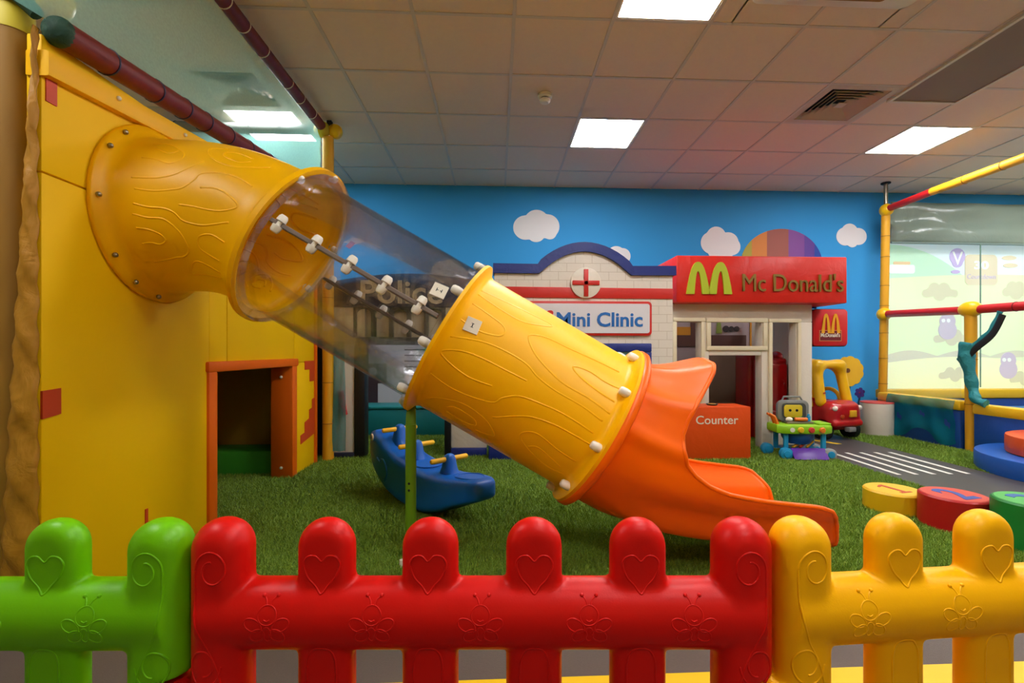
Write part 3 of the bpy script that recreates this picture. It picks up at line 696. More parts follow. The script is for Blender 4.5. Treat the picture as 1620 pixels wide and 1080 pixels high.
pipe_seg('foam_post', (-1.46, 4.18, 0), (-1.46, 4.18, 2.8), .047, M_foam_y, 8, frame, M_foam)
def ball_joint(c, par, r=.075, m=None):
    o = MB().ball(c, r, r, r * 1.02, 20, 14).build('ball_joint', m or M_ball, par)
    return o
ball_joint((-1.505, 4.16, 2.865), frame, .068, M_foam_pale); ball_joint((-1.405, 4.20, 2.865), frame, .062)
MB().box(-1.47, -1.43, 4.17, 4.21, 2.87, ZC).build('ceiling_bracket', M_black, frame)
MB().ball((XW + .028, 1.70, 2.046), .051, .04, .051).build('net_wrap', M_dgreen, frame)
ball_joint(at(78, -2, Y=1.86), frame, .075)
MB().tube([(-1.70, 1.62, 2.20), (-1.62, 1.65, 2.17), (-1.555, 1.68, 2.09)], [.03, .032, .022], 12).build('net_wrap', M_dgreen, frame)
MB().tube([(-1.49, 1.72, 2.08), (-1.475, 1.735, 2.03)], .004, 6).build('cable_tie_tail', M_foam_y, frame)
net = MB().grid([[(XW + .01 + .01 * math.sin(4 * y + 3 * k), y, z) for k, z in enumerate(np.linspace(2.06 + .1 * (y - 1.6), 2.86, 7))] for y in np.linspace(1.25, 4.15, 22)]).build('safety_net', M_net, smooth=180)
tag(net, 'fine pale teal safety net between the maroon pipes', 'net')
rn = MB().grid([[(-1.52 - 1.75 * k / 6, 4.17 + .01 * math.sin(5 * z), z) for k in range(7)] for z in np.linspace(2.1, 2.85, 8)]).build('safety_net', M_net, smooth=180)
tag(rn, 'teal net at the rear of the climbing frame by the blue wall', 'net')

# ================================================================== PICKET FENCE
TR, HR, ZR, TP = .054, .073, .398, .031
def fence_panel(label, m, origin, rotz, npick, extra_left, seg=.0062):
    pitch = .2185; L = .126 + pitch * (npick - 1); px = [.063 + pitch * k for k in range(npick)]
    t = thing('picket_fence_panel', label, 'fence', origin, rotz, 'plastic picket fence panels')
    def f(X, Y, Z):
        def slab(d2, tt):
            r = tt * .98; q = d2 + r; w = np.abs(Y) - (tt - r)
            return np.sqrt(np.maximum(q, 0) ** 2 + np.maximum(w, 0) ** 2) + np.minimum(np.maximum(q, w), 0) - r
        # rails (elliptic section)
        k = np.sqrt(((Z - ZR) / HR) ** 2 + (Y / TR) ** 2); ra = (k - 1) * min(TR, HR) * .9
        k2 = np.sqrt(((Z - .10) / .05) ** 2 + (Y / TR) ** 2); rb = (k2 - 1) * .045
        ends = np.maximum(.03 - X, X - (L - .03)); d = np.maximum(np.minimum(ra, rb), ends)
        for i, x in enumerate(px):
            hw = .0605 if i in (0, npick - 1) else .059
            z1 = .598 - hw; seg2 = np.sqrt((X - x) ** 2 + np.maximum(Z - z1, 0) ** 2) - hw
            seg2 = np.maximum(seg2, .01 - Z)
            tp = TP + (.016 if i in (0, npick - 1) else 0)
            d = smin(d, slab(seg2, tp), .006)
        cut = rbox(X, Y, Z, (L + .02, 0, .12), (.085, .2, .158), .03); d = np.maximum(d, -cut)
        d = smin(d, rbox(X, Y, Z, (-.005, 0, .14), (.068, .046, .125), .035), .012)
        return d
    p, Q = surf_net(f, (-.09, -.07, -.008), (L + .02, .07, .615), seg)
    b = np_mesh('panel_body', p, Q, m, t)
    md = b.modifiers.new('soft', 'SMOOTH'); md.factor = .5; md.iterations = 2
    def front(xs, zs, lift):
        xs, zs = np.array(xs, float), np.array(zs, float); y = np.full(len(xs), -.075)
        for _ in range(40): y = y + np.maximum(f(xs, y, zs), -.002) * .7
        return [(a, c - lift, e) for a, c, e in zip(xs, y, zs)]
    def relief(name, curves, r=.0026, lift=-.0010):
        mb = MB()
        for pts, cl in curves:
            s = smooth_path([(a, 0, c) for a, c in pts], 6, cl); w = front([q.x for q in s], [q.z for q in s], lift)
            mb.tube(w, r, 6, closed=cl)
        return mb.build(name, m, b, smooth=180)
    for i, x in enumerate(px):
        if 0 < i < npick - 1:
            h = [(0, .016), (.012, .026), (.026, .024), (.033, .010), (.026, -.012), (.012, -.028), (0, -.042), (-.012, -.028), (-.026, -.012), (-.033, .010), (-.026, .024), (-.012, .026)]
            relief('heart_relief', [([(x + a * 1.12, .500 + c * 1.12) for a, c in h], True)])
            relief('arch_relief', [([(x - .030, .02), (x - .030, .15), (x - .030, .27), (x - .028, .315), (x - .016, .338), (x, .343), (x + .016, .338), (x + .028, .315), (x + .030, .27), (x + .030, .15), (x + .030, .02)], False)])
        else:
            s = 1 if i == 0 else -1       # scrolls turn inward from the joint
            sp = lambda cx, cz, r0, a0, n, dr: [(cx + (r0 - dr * k / n) * math.cos(a0 - s * 2 * PI * 1.25 * k / n) , cz + (r0 - dr * k / n) * 1.25 * math.sin(a0 - s * 2 * PI * 1.25 * k / n)) for k in range(n + 1)]
            stem = [(x - s * .031, .44), (x - s * .026, .40), (x - s * .012, .36), (x + s * .008, .32), (x + s * .020, .28), (x + s * .026, .23), (x + s * .026, .12)]
            relief('scroll_relief', [(sp(x + s * .002, .505, .034, PI if s > 0 else 0, 16, .020)[:1] + [(x - s * .032, .49)] + stem, False),
                                     (sp(x + s * .002, .505, .034, PI if s > 0 else 0, 18, .020), False),
                                     (sp(x - s * .014, .312, .036, 0 if s > 0 else PI, 18, .020), False)])
    for i in range(npick - 1):
        x = (px[i] + px[i + 1]) / 2 + (.008 if i == 0 else -.008 if i == npick - 2 else 0); z = .402
        B = 1.32
        el = lambda cx, cz, rx, rz, rot=0: ([(x + B * (cx - x) + B * (rx * math.cos(q) * math.cos(rot) - rz * math.sin(q) * math.sin(rot)), z + B * (cz - z) + B * (rx * math.cos(q) * math.sin(rot) + rz * math.sin(q) * math.cos(rot))) for q in np.linspace(0, 2 * PI, 12, endpoint=False)], True)
        relief('bee_relief', [el(x, z + .012, .014, .014), el(x - .021, z - .002, .014, .009, -.5), el(x + .021, z - .002, .014, .009, .5), el(x - .015, z - .018, .012, .009, .6), el(x + .015, z - .018, .012, .009, -.6), el(x, z - .016, .006, .011),
                              ([(x - .003, z + .034), (x - .006, z + .043), (x - .013, z + .050)], False), ([(x + .004, z + .034), (x + .008, z + .043), (x + .016, z + .049)], False),
                              ([(x - .006, z + .008), (x, z + .005), (x + .006, z + .008)], False)], r=.0020)
        for s in (-.010, .013):
            w = front([x + s * 1.25], [z + .050], 0)[0]; MB().ball(w, .0042, u=8, v=6).build('bee_feeler_tip', m, b)
    return t, L
def fence_pt(px, a): return Vector((0, 0, 0)) + _F * a + _R * ((px - 821.7) / FPX * a)
rl = fence_pt(308, 1.0)
_, LR = fence_panel('red plastic picket fence panel in the middle, with hearts and bees', M_red, (rl.x, rl.y, 0), -PSI, 6, True)
gl0 = rl - _R * (LR + .002) * 1.0 + Vector((0, -.004, 0))
fence_panel('green plastic picket fence panel at the lower left', M_green, (gl0.x, gl0.y, 0), -PSI, 6, True)
yl0 = rl + _R * (LR + .002)
fence_panel('yellow plastic picket fence panel at the lower right', M_fyel, (yl0.x, yl0.y, 0), -PSI + math.radians(5.8), 6, True)

# ================================================================== BLUE ROCKER
def superring(x, hw, zb, zt, n=32, e=4.6):
    o = []; zc, hh = (zb + zt) / 2, (zt - zb) / 2
    for k in range(n):
        a = 2 * PI * k / n; c, s = math.cos(a), math.sin(a)
        o.append((x, hw * math.copysign(abs(c) ** (2 / e), c), zc + hh * math.copysign(abs(s) ** (2 / e), s)))
    return o
rk = thing('whale_rocker', 'blue whale shaped plastic rocker with three yellow handles', 'rocker', (-.43, 2.90, 0), math.atan2(-.85, .73))
ST = [(-.575, .02, .32, .36), (-.565, .065, .28, .395), (-.535, .10, .235, .415), (-.47, .12, .16, .42), (-.38, .128, .095, .395), (-.28, .13, .05, .345), (-.16, .13, .02, .30), (0, .13, .008, .275), (.14, .128, .012, .255), (.26, .124, .045, .255), (.36, .12, .085, .265), (.45, .115, .125, .275), (.53, .098, .155, .278), (.575, .07, .175, .27), (.592, .02, .205, .245)]
xs = [s[0] for s in ST]; fine = []
for x in np.concatenate([np.linspace(-.575, -.5, 8), np.linspace(-.46, .46, 30), np.linspace(.5, .592, 8)]):
    fine.append((x,) + tuple(float(np.interp(x, xs, [s[k] for s in ST])) for k in (1, 2, 3)))
rb = MB().loft([superring(*s) for s in fine]).build('rocker_body', M_blue, rk, smooth=60); sd = rb.modifiers.new('soft', 'SUBSURF'); sd.levels = 1; sd.render_levels = 1
for x, zt in ((-.31, .355), (-.10, .28), (.25, .25)):
    rings = []
    for k, (z, a, b) in enumerate(((zt - .05, .085, .060), (zt + .005, .056, .048), (zt + .04, .040, .040), (zt + .085, .030, .034), (zt + .105, .022, .028), (zt + .115, .01, .014))):
        rings.append([(x + .02 * (k < 1) + a * math.copysign(abs(math.cos(q)) ** .7, math.cos(q)), b * math.copysign(abs(math.sin(q)) ** .7, math.sin(q)), z) for q in np.linspace(0, 2 * PI, 20, endpoint=False)])
    hp = MB().loft(rings).build('handle_post', M_blue, rk, smooth=60)
    MB().tube([(x, -.125, zt + .085), (x, -.118, zt + .085), (x, .118, zt + .085), (x, .125, zt + .085)], [.010, .015, .015, .010], 14).build('handle_bar', M_handle, hp)
MB().tube([(p[0], p[1], p[2]) for p in [(.44 + .095 * math.cos(q), .068 * math.sin(q), .2745 + .012 * math.cos(q) * (math.cos(q) < 0)) for q in np.linspace(0, 2 * PI, 24, endpoint=False)]], .004, 6, closed=True).build('tail_seat_rim', M_blue, rb)
MB().tube([(.02 + .09 * math.cos(q), .085 * math.sin(q), .266) for q in np.linspace(-1.9, 1.9, 14)], .004, 6).build('seat_rim', M_blue, rb)
MB().tube(smooth_path([(-.46, -.121, .40), (-.445, -.123, .385), (-.45, -.124, .365), (-.465, -.123, .36)], 5), .006, 6).build('eye_mark', M_cream, rb)
MB().tube(smooth_path([(-.37, -.129, .26), (-.33, -.131, .24), (-.31, -.131, .26), (-.27, -.131, .25), (-.24, -.131, .19), (-.27, -.131, .13)], 5), .006, 6).build('fin_relief', M_blue, rb)

# ================================================================== DARK POLICE FRONT
YP = 4.25
MBE = mat('beige_vinyl', '#CDBB98', .5, wrinkle=.2)
pol = thing('police_station_front', 'dark padded play front reading Police with barred window', 'play house', (-.75, YP, 0))
def fx(px, Y): return at(px, 555, Y=Y).x
def fz(py, Y, px=640): return at(px, py, Y=Y).z
MOL = mat('dark_olive_vinyl', '#2A2A1C', .5, wrinkle=.4, wscale=9)
x0, x1, xa, xb, xc = fx(524, YP), fx(771, YP), fx(560, YP), fx(577, YP), fx(703, YP)
ztop, zband, zlow = fz(438, YP), fz(486, YP), fz(545, YP)
arch = [(x0, ztop - .05), (x0, zband), (x1, zband), (x1, ztop - .04)] + [(x1 + (x0 - x1) * k / 14, ztop - .045 + .075 * math.sin(PI * k / 14)) for k in range(1, 14)]
MB().prism(arch, YP - .02, YP + .12, bev=.01).build('name_band', M_navyd, pol)
text_part('police_lettering', 'Police', MBE, pol, YP - .021, fx(572, YP), fx(701, YP), fz(481, YP), fz(444, YP), .012, bold=.015)
MB().box(x0, xb, YP, YP + .1, zlow, zband).build('upper_wall', MBE, pol)
MB().box(xc, x1, YP, YP + .1, zlow, zband).build('upper_wall', MBE, pol)
wx0, wx1, wz0, wz1 = fx(562, YP), fx(702, YP), fz(533, YP), fz(486, YP)
MB().box(wx0, wx1, YP - .005, YP + .09, wz0 - .07, wz0, bev=.008).build('window_sill', MOL, pol)
MB().box(wx0, wx1, YP + .06, YP + .09, wz0, wz1).build('window_back', MBE, pol)
nb = 5; cw = (wx1 - wx0) / nb
for k in range(nb + 1): MB().box(wx0 + k * cw - .018, wx0 + k * cw + .018, YP - .004, YP + .06, wz0, wz1, bev=.006).build('window_bar', MOL, pol)
for k in range(nb):
    cx = wx0 + (k + .5) * cw; r = cw / 2 - .01; za = wz1 - r - .015
    pts = [(cx - cw / 2, wz1), (cx - cw / 2, za)] + [(cx - r * math.cos(PI * q / 10), za + r * math.sin(PI * q / 10)) for q in range(11)] + [(cx + cw / 2, za), (cx + cw / 2, wz1)]
    MB().prism(pts, YP - .003, YP + .06).build('window_arch', MOL, pol)
MB().box(x0, xa, YP + .02, YP + .10, .03, zlow, bev=.008).build('side_panel', M_vwhite, pol)
MB().box(xa, xb, YP, YP + .13, 0.001, zlow, bev=.008).build('door_post', M_black, pol)
MB().box(xc, fx(713, YP), YP, YP + .13, 0.001, zlow, bev=.008).build('door_post', M_black, pol)
MB().box(fx(713, YP), fx(770, YP), YP + .03, YP + .10, .075, zlow, bev=.008).build('side_panel', M_vwhite, pol)
MB().box(fx(713, YP), fx(770, YP), YP + .01, YP + .11, 0.001, .075, bev=.008).build('base_band', M_navy, pol)
MB().box(x0, xa, YP - .0, YP + .11, 0.001, .05, bev=.008).build('base_band', M_navyd, pol)
mb = MB(); q = at(546, 625, Y=YP); mb.prism([(fx(535, YP), fz(618, YP)), (fx(542, YP), fz(618, YP)), (fx(549, YP), fz(655, YP)), (fx(544, YP), fz(655, YP))], YP - .03, YP + .02); mb.build('red_bar', M_vredb, pol, smooth=None)
# yellow emblem board on the inner right side
em = thing('emblem_board', 'yellow board with brown emblem inside the dark doorway', 'board', (-.47, 4.6, 0))
ex = fx(704, YP) - .01
MB().box(ex - .01, ex + .02, 4.40, 4.95, .20, .42, bev=.004).build('board', mat('emblem_yellow', '#D2AE14', .5), em)
MBR = mat('emblem_brown', '#4A1E0C', .6)
for dy in (-.07, .07): MB().prism(circle(4.68 + dy, .30, .05, 18, .065), ex - .014, ex - .009, 'yz').build('emblem_mark', MBR, em, smooth=None)
MB().prism([(4.62, .27), (4.68, .24), (4.74, .27), (4.72, .35), (4.70, .32), (4.68, .36), (4.66, .32), (4.64, .35)], ex - .015, ex - .010, 'yz').build('emblem_mark', MBR, em, smooth=None)
# hanging teal net and foot of the left frame
nt1 = MB().grid([[(fx(528 + (20 + .10 * (k - 10) ** 1) * q / 6, 4.2), 4.17 + .012 * math.sin(q * 1.8 + k * .3), .08 + .95 * (1 - k / 19)) for q in range(7)] for k in range(20)]).build('hanging_net', M_netd, smooth=180)
tag(nt1, 'dark teal net hanging beside the far yellow post', 'net')

# ================================================================== MINI CLINIC FRONT
YC = 4.15
cl = thing('clinic_front', 'white brick play clinic front with navy arch and red cross', 'play house', (.8, YC, 0))
def C(px, py): q = at(px, py, Y=YC); return (q.x, q.z)
x0, x1 = C(782, 500)[0], C(1064, 500)[0]
lineT = [C(780, 432), C(852, 433)] + [C(852 + 4 + (994 - 856) * k / 16, 433 - 36 * math.sin(PI * (k + .0) / 16) ** .75 + 3 * k / 16) for k in range(1, 16)] + [C(998, 436), C(1068, 436)]
wallpts = [(x0, 0.001), (x1, 0.001), (x1, lineT[-1][1])] + [(min(max(a, x0), x1), b) for a, b in lineT[::-1][1:-1]] + [(x0, lineT[0][1])]
MB().prism(wallpts, YC, YC + .14).build('clinic_wall', M_brick, cl, smooth=None)
def band(line, h, y0, y1, name, m, par):
    mb = MB(); n = len(line); nor = []
    for i in range(n):
        a = Vector(line[max(0, i - 1)] + (0,)); b = Vector(line[min(n - 1, i + 1)] + (0,)); d = (b - a).normalized(); nor.append(Vector((-d.y, d.x, 0)))
    o = [(a + v.x * h, b + v.y * h) for (a, b), v in zip(line, nor)]
    rings = [[(a, y0, b), (c, y0, e), (c, y1, e), (a, y1, b)] for (a, b), (c, e) in zip(line, o)]
    mb.loft(rings); bmesh.ops.bevel(mb.bm, geom=[e for e in mb.bm.edges if e.calc_face_angle(0) > 1.2], offset=.008, segments=2, affect='EDGES')
    return mb.build(name, m, par)
band(lineT, .083, YC - .03, YC + .16, 'arch_coping', M_navy, cl)
b0, b1, b2, b3 = C(782, 453), C(782, 470), C(1064, 458), C(1064, 473)
MB().prism([b0, (b2[0], b0[1] - .01), (b3[0] + .0, b3[1]), b1], YC - .012, YC + .01, bev=.003).build('red_band', M_vredb, cl)
cc = C(926, 448); MB().prism(circle(cc[0], cc[1], .135, 48), YC - .03, YC + .005, bev=.004).build('emblem_disc', M_vwhite, cl)
for w, h in ((.020, .120), (.120, .020)): MB().box(cc[0] - w, cc[0] + w, YC - .042, YC - .028, cc[1] - h, cc[1] + h, bev=.004).build('red_cross_bar', M_vredb, cl)
s0, s1 = C(812, 476), C(1030, 531)
MB().prism(rrect(s0[0], s1[0], s1[1], s0[1], .035), YC - .024, YC + .004, bev=.004).build('sign_border', M_vredb, cl)
MB().prism(rrect(s0[0] + .022, s1[0] - .022, s1[1] + .022, s0[1] - .022, .022), YC - .030, YC - .02).build('sign_board', M_lilac, cl)
text_part('clinic_lettering', 'Mini Clinic', M_lblue, cl, YC - .030, C(880, 500)[0], C(1015, 500)[0], C(930, 517)[1], C(930, 494)[1], .006, bold=.022)
hx, hz = C(864, 496); MB().prism([(hx + .055 * math.sin(q) ** 3 * 1.1, hz - .01 + .045 * (math.cos(q) - .35 * math.cos(2 * q) - .15 * math.cos(3 * q))) for q in np.linspace(0, 2 * PI, 28, endpoint=False)], YC - .036, YC - .029).build('heart_mark', M_vredb, cl, smooth=None)
w0, w1 = C(850, 543), C(1029, 640)
for a in ((w0[0], w1[0], w0[1] - .075, w0[1]), (w0[0], w1[0], w1[1], w1[1] + .06), (w0[0], w0[0] + .06, w1[1] + .06, w0[1] - .075), (w1[0] - .06, w1[0], w1[1] + .06, w0[1] - .075)):
    MB().box(a[0], a[1], YC - .04, YC + .01, a[2], a[3], bev=.008).build('window_frame', M_navy, cl)
MB().box(w0[0] + .05, w1[0] - .05, YC - .01, YC + .01, w1[1] + .05, w0[1] - .06).build('window_pane', mat('pane_blue', '#7FB4D8', .3), cl)
MB().box(C(773, 700)[0], x1, YC - .05, YC + .02, .001, .15, bev=.012).build('base_band', M_navy, cl)

# ================================================================== BURGER RESTAURANT
YM = 4.46
mc = thing('restaurant_playhouse', 'white play restaurant with red box sign and yellow arches', 'play house', (2.3, YM, 0))
def Mx(px): return at(px, 555, Y=YM).x
def Mz(py, px=1180): return at(px, py, Y=YM).z
XR0, XR1 = 1.575, Mx(1285); ZS = 1.40; TH = .12
def wallbox(name, xa, xb, za, zb, m=M_vwhite, y0=YM, y1=YM + TH, bev=.008): return MB().box(xa, xb, y0, y1, za, zb, bev=bev).build(name, m, mc)
zt = Mz(509); zd = Mz(562); ztr0 = Mz(549)
wallbox('front_header', XR0, XR1, zt, ZS + .02)
wallbox('front_pillar', XR0, Mx(1071), .001, zt)
wallbox('front_pillar', Mx(1108), Mx(1122), .001, zt); wallbox('front_pillar', Mx(1205), Mx(1221), .001, zt)
wallbox('front_pillar', Mx(1259), XR1, .001, zt)
wallbox('door_lintel', Mx(1122), Mx(1205), zd, ztr0)
wallbox('window_sill_wall', Mx(1071), Mx(1108), .001, .42); wallbox('window_sill_wall', Mx(1221), Mx(1259), .001, .22)
def trim_frame(xa, xb, za, zb, w, name='window_trim'):
    for a in ((xa, xb, zb - w, zb), (xa, xb, za, za + w), (xa, xa + w, za + w, zb - w), (xb - w, xb, za + w, zb - w)):
        MB().box(a[0], a[1], YM - .022, YM + .004, a[2], a[3], bev=.006).build(name, M_cream, mc)
trim_frame(Mx(1117), Mx(1213), Mz(554), Mz(503), .042)
trim_frame(Mx(1064), Mx(1114), .38, Mz(503), .036)
trim_frame(Mx(1215), Mx(1266), .18, Mz(504), .036)
MB().box(XR1 - .06, XR1, YM + TH, 5.45, .001, ZS, bev=.008).build('side_wall', M_vwhite, mc)
MB().box(XR0 + .0, XR0 + .06, YM + TH, 5.45, .001, ZS, bev=.008).build('side_wall', M_vwhite, mc)
# red box sign
sx0, sx1 = at(1071, 440, Y=4.28).x, at(1339, 440, Y=4.30).x
sg = MB().box(sx0, sx1, 4.29, 4.95, 1.40, 1.835, bev=.012).build('sign_box', M_vred, mc)
def S(px, py): q = at(px, py, Y=4.29); return (q.x, q.z)
def arches(x0, x1, z0, z1, y0, y1, m, par, name, thick, mid):
    """two tall parabolic arches, legs flaring out, joined in the middle"""
    w = (x1 - x0); cx = (x0 + x1) / 2; h = z1 - z0
    for s in (-1, 1):
        out, inn = [], []
        for k in range(25):
            u = k / 24; t = -1 + 2 * u            # outer foot -> middle foot
            ax = w * .25; c = cx + s * ax; foot_o, foot_i = w * .25, w * .25 * mid
            hw = foot_o if (t < 0) else foot_i
            xx = c + s * (-t) * hw if False else c - s * t * hw
            zz = z1 - h * (abs(t) ** 2.4)
            tk = thick
            hwi = hw - tk; xi = c - s * t * max(hwi, .1 * hw) ; zi = (z1 - tk * 1.15) - (h - tk * 1.15) * (abs(t) ** 2.4)
            out.append((xx, zz)); inn.append((xi, max(zi, z0)))
        mb = MB(); rings = [[(a, y0, b), (c2, y0, e), (c2, y1, e), (a, y1, b)] for (a, b), (c2, e) in zip(out, inn)]
        mb.loft(rings); mb.build(name, m, par, smooth=None)
a0, a1 = S(1085, 465), S(1157, 415)
arches(a0[0], a1[0], a0[1], a1[1], 4.272, 4.292, M_lime, sg, 'sign_arch', .075, 1.06)
t0, t1 = S(1174, 460), S(1333, 436)
text_part('sign_lettering', "Mc Donald's", M_olive, sg, 4.29, t0[0], t1[0], t0[1] - .005, t1[1] + .015, .018, bold=0)
# square hanging sign
YH = 4.62
def H(px, py): q = at(px, py, Y=YH); return (q.x, q.z)
hs = thing('square_wall_sign', 'square red sign with yellow arches hung on the restaurant corner', 'sign', (H(1314, 500)[0], YH, H(1314, 547)[1]))
h0, h1 = H(1287, 489), H(1341, 547)
hb = MB().prism(rrect(h0[0], h1[0], h1[1], h0[1], .035), YH, YH + .06, bev=.006).build('sign_body', mat('red_sign_gloss', '#C4141C', .3, coat=.3), hs)
MB().prism(rrect(h0[0] - .006, h1[0] + .008, h1[1] - .008, h0[1] + .006, .04), YH + .02, YH + .07).build('sign_edge', mat('sign_dark_edge', '#3A0A10', .4), hs)
a0, a1 = H(1299, 527), H(1329, 496); arches(a0[0], a1[0], a0[1], a1[1], YH - .006, YH + .002, mat('arch_gold', '#E8A81C', .4), hb, 'sign_arch', .034, 1.0)
p0, p1 = H(1297, 523), H(1330, 538.5)
MB().box(p0[0] - .006, p1[0] + .006, YH - .004, YH + .001, p1[1] - .006, p0[1] + .006).build('plate_outline', mat('plate_gold', '#D8905A', .5), hb, smooth=None)
MB().box(p0[0], p1[0], YH - .0055, YH + .001, p1[1], p0[1]).build('plate', mat('plate_dark_red', '#6E0A14', .5), hb, smooth=None)
text_part('plate_lettering', "McDonald's", M_white, hb, YH - .0055, p0[0] + .006, p1[0] - .012, p1[1] + .035, p0[1] - .022, .003, bold=.02)
MB().tube([(XR1 - .02, YH + .05, h0[1] + .02), (h0[0] + .06, YH + .05, h0[1] + .02)], .01, 8).build('sign_bracket', M_navy, hs)
# things seen inside: rear kitchen picture, red high-backed plastic seats
kb = thing('kitchen_backdrop', 'mauve kitchen picture board at the rear of the play restaurant', 'picture board', (2.3, 5.58, 0))
YK = 5.56
MB().box(XR0 + .07, XR1 + .6, YK, YK + .03, .001, 1.7).build('board', mat('mauve_board', '#A08E90', .6), kb, smooth=None)
def K(px, py): q = at(px, py, Y=YK); return (q.x, q.z)
def krect(px0, py0, px1, py1, m, nm, d=.01): a, b = K(px0, py0), K(px1, py1); MB().box(a[0], b[0], YK - d, YK + .002, b[1], a[1]).build(nm, m, kb, smooth=None)
MKY = mat('picture_ochre', '#B87A14', .6); MKB = mat('picture_brown', '#54302A', .6)
krect(1068, 517, 1092, 530, MKY, 'picture_box'); krect(1068, 530, 1094, 548, MKB, 'picture_shelf', .008)
krect(1092, 505, 1102, 548, MKB, 'picture_post', .012)
krect(1124, 530, 1180, 548, MKB, 'picture_shelf'); krect(1186, 505, 1202, 560, MKY, 'picture_post', .012)
krect(1222, 520, 1236, 580, MKY, 'picture_post', .014); krect(1232, 512, 1250, 536, mat('picture_orange', '#A8481A', .6), 'picture_box'); krect(1232, 537, 1250, 546, MKB, 'picture_box', .014)
krect(1120, 562, 1205, 690, mat('picture_taupe', '#8A7262', .6), 'picture_cupboard', .006)
for px, r in ((1148, 5), (1156.5, 4.2), (1165, 4.2)): c = K(px, 520); MB().prism(circle(c[0], c[1], r * 5.7 / FPX, 18), YK - .012, YK + .001).build('picture_cake', mat('picture_dark', '#2C2024', .6), kb, smooth=None)
c = K(1137, 522); MB().prism([(c[0] - .035, c[1] - .04), (c[0] + .035, c[1] - .04), (c[0] + .02, c[1] + .09), (c[0] - .02, c[1] + .09)], YK - .012, YK + .001).build('picture_bottle', mat('picture_green', '#7C8A3A', .6), kb, smooth=None)
M_rg = mat('red_gloss', '#9E0A0C', .18, coat=.4)
def red_seat(label, cx, cy, w, z1):
    t = thing('red_toy_fridge', label, 'toy fridge', (cx, cy, 0), group='red glossy plastic pieces inside the restaurant')
    MB().box(cx - w / 2, cx + w / 2, cy, cy + .3, .001, z1, bev=.04, seg=4).build('cabinet', M_rg, t)
    for s in (-1, 1): MB().ball((cx + s * w * .24, cy + .13, z1), w * .2, .12, .07).build('rounded_top', M_rg, t)
    MB().box(cx - w * .4, cx + w * .4, cy - .012, cy + .01, .40, z1 - .06, bev=.01).build('upper_door', M_rg, t)
    MB().tube([(cx + w * .2, cy - .012, .6), (cx + w * .2, cy - .035, .63), (cx + w * .2, cy - .035, z1 - .25), (cx + w * .2, cy - .012, z1 - .22)], .01, 8).build('door_handle', M_rg, t)
    MB().box(cx - w * .42, cx + w * .42, cy - .02, cy + .01, .30, .345, bev=.012).build('ledge', M_rg, t)
qq = at(1231, 600, Y=4.68); red_seat('red glossy plastic toy cabinet behind the right restaurant window', qq.x, 4.68, .22, .88)
qq = at(1196, 600, Y=5.0); red_seat('dark red panel standing behind the restaurant doorway', qq.x + .02, 5.0, .22, .92)

# ================================================================== COUNTER
c0, c1 = at(1075, 700, Y=4.03), at(1188, 700, Y=4.03)
ct = thing('play_counter', 'orange vinyl block lettered Counter before the restaurant', 'counter', ((c0.x + c1.x) / 2, 4.15, 0))
MB().box(c0.x, c1.x, 4.03, 4.31, .001, .462, bev=.008).build('counter_block', M_counter, ct)
k0, k1 = at(1101, 671, Y=4.03), at(1168, 657, Y=4.03)
text_part('counter_lettering', 'Counter', mat('cream_letters', '#E6DCC6', .5), ct, 4.03, k0.x, k1.x, k0.z, k1.z, .003, bold=.006)
d0 = at(1128, 637, Y=4.15)
td = thing('small_dish', 'small black and gold dish lying on the orange counter', 'dish', (d0.x, 4.17, .462))
MB().lathe([(0, 0), (.04, 0), (.052, .010), (.050, .013), (.036, .008), (0, .008)], (d0.x, 4.17, .4622), seg=24).build('dish_rim', M_black, td)
MB().lathe([(0, .006), (.036, .0095), (.03, .015), (0, .017)], (d0.x, 4.17, .4622), seg=24).build('dish_filling', mat('gold_fill', '#B0842A', .4), td)
d1 = at(1097, 638, Y=4.15)
sb = MB().lathe([(0, 0), (.022, 0), (.026, .006), (.022, .022), (.008, .03), (0, .031)], (d1.x, 4.16, .4622), seg=16).build('counter_bell', mat('peach_plastic', '#D8845A', .4)); tag(sb, 'small peach knob lying near the left of the counter', 'toy')

# ================================================================== TOY GRILL
G = at(1263, 722, Z=0)
gr = thing('toy_grill', 'toy barbecue grill cart with green tray and grey lid', 'toy', (G.x, G.y, 0), math.radians(-6))
ML = mat('lime_plastic', '#8CC41C', .35); MGB = mat('sky_blue_plastic', '#1F93C4', .35); MGY = mat('grey_plastic', '#7E7E7C', .4); MPU = mat('purple_plastic', '#5A229A', .35); MOR = mat('orange_toy', '#E8731C', .4)
tray = [(-.235, -.10), (-.17, -.145), (.17, -.145), (.235, -.10), (.235, .09), (.18, .13), (-.18, .13), (-.235, .09)]
b = MB().prism(tray, .225, .30, 'xy', bev=.014).build('tray', ML, gr)
MB().prism(rrect(.12, .235, -.10, .08, .02), .30, .315, 'xy', bev=.005).build('side_shelf', ML, b)
for x, c in ((-.055, '#E2B01C'), (.035, '#C83A30'), (.125, '#E0781C')):
    MB().lathe([(.026, 0), (.026, .008), (.02, .018), (0, .02)], (x, -.146, .262), (0, -1, 0), 18).build('control_knob', mat('knob_' + c[1:], c, .35), b)
MB().lathe([(.02, 0), (.02, .004), (0, .005)], (-.125, -.146, .262), (0, -1, 0), 16).build('badge', M_white, b)
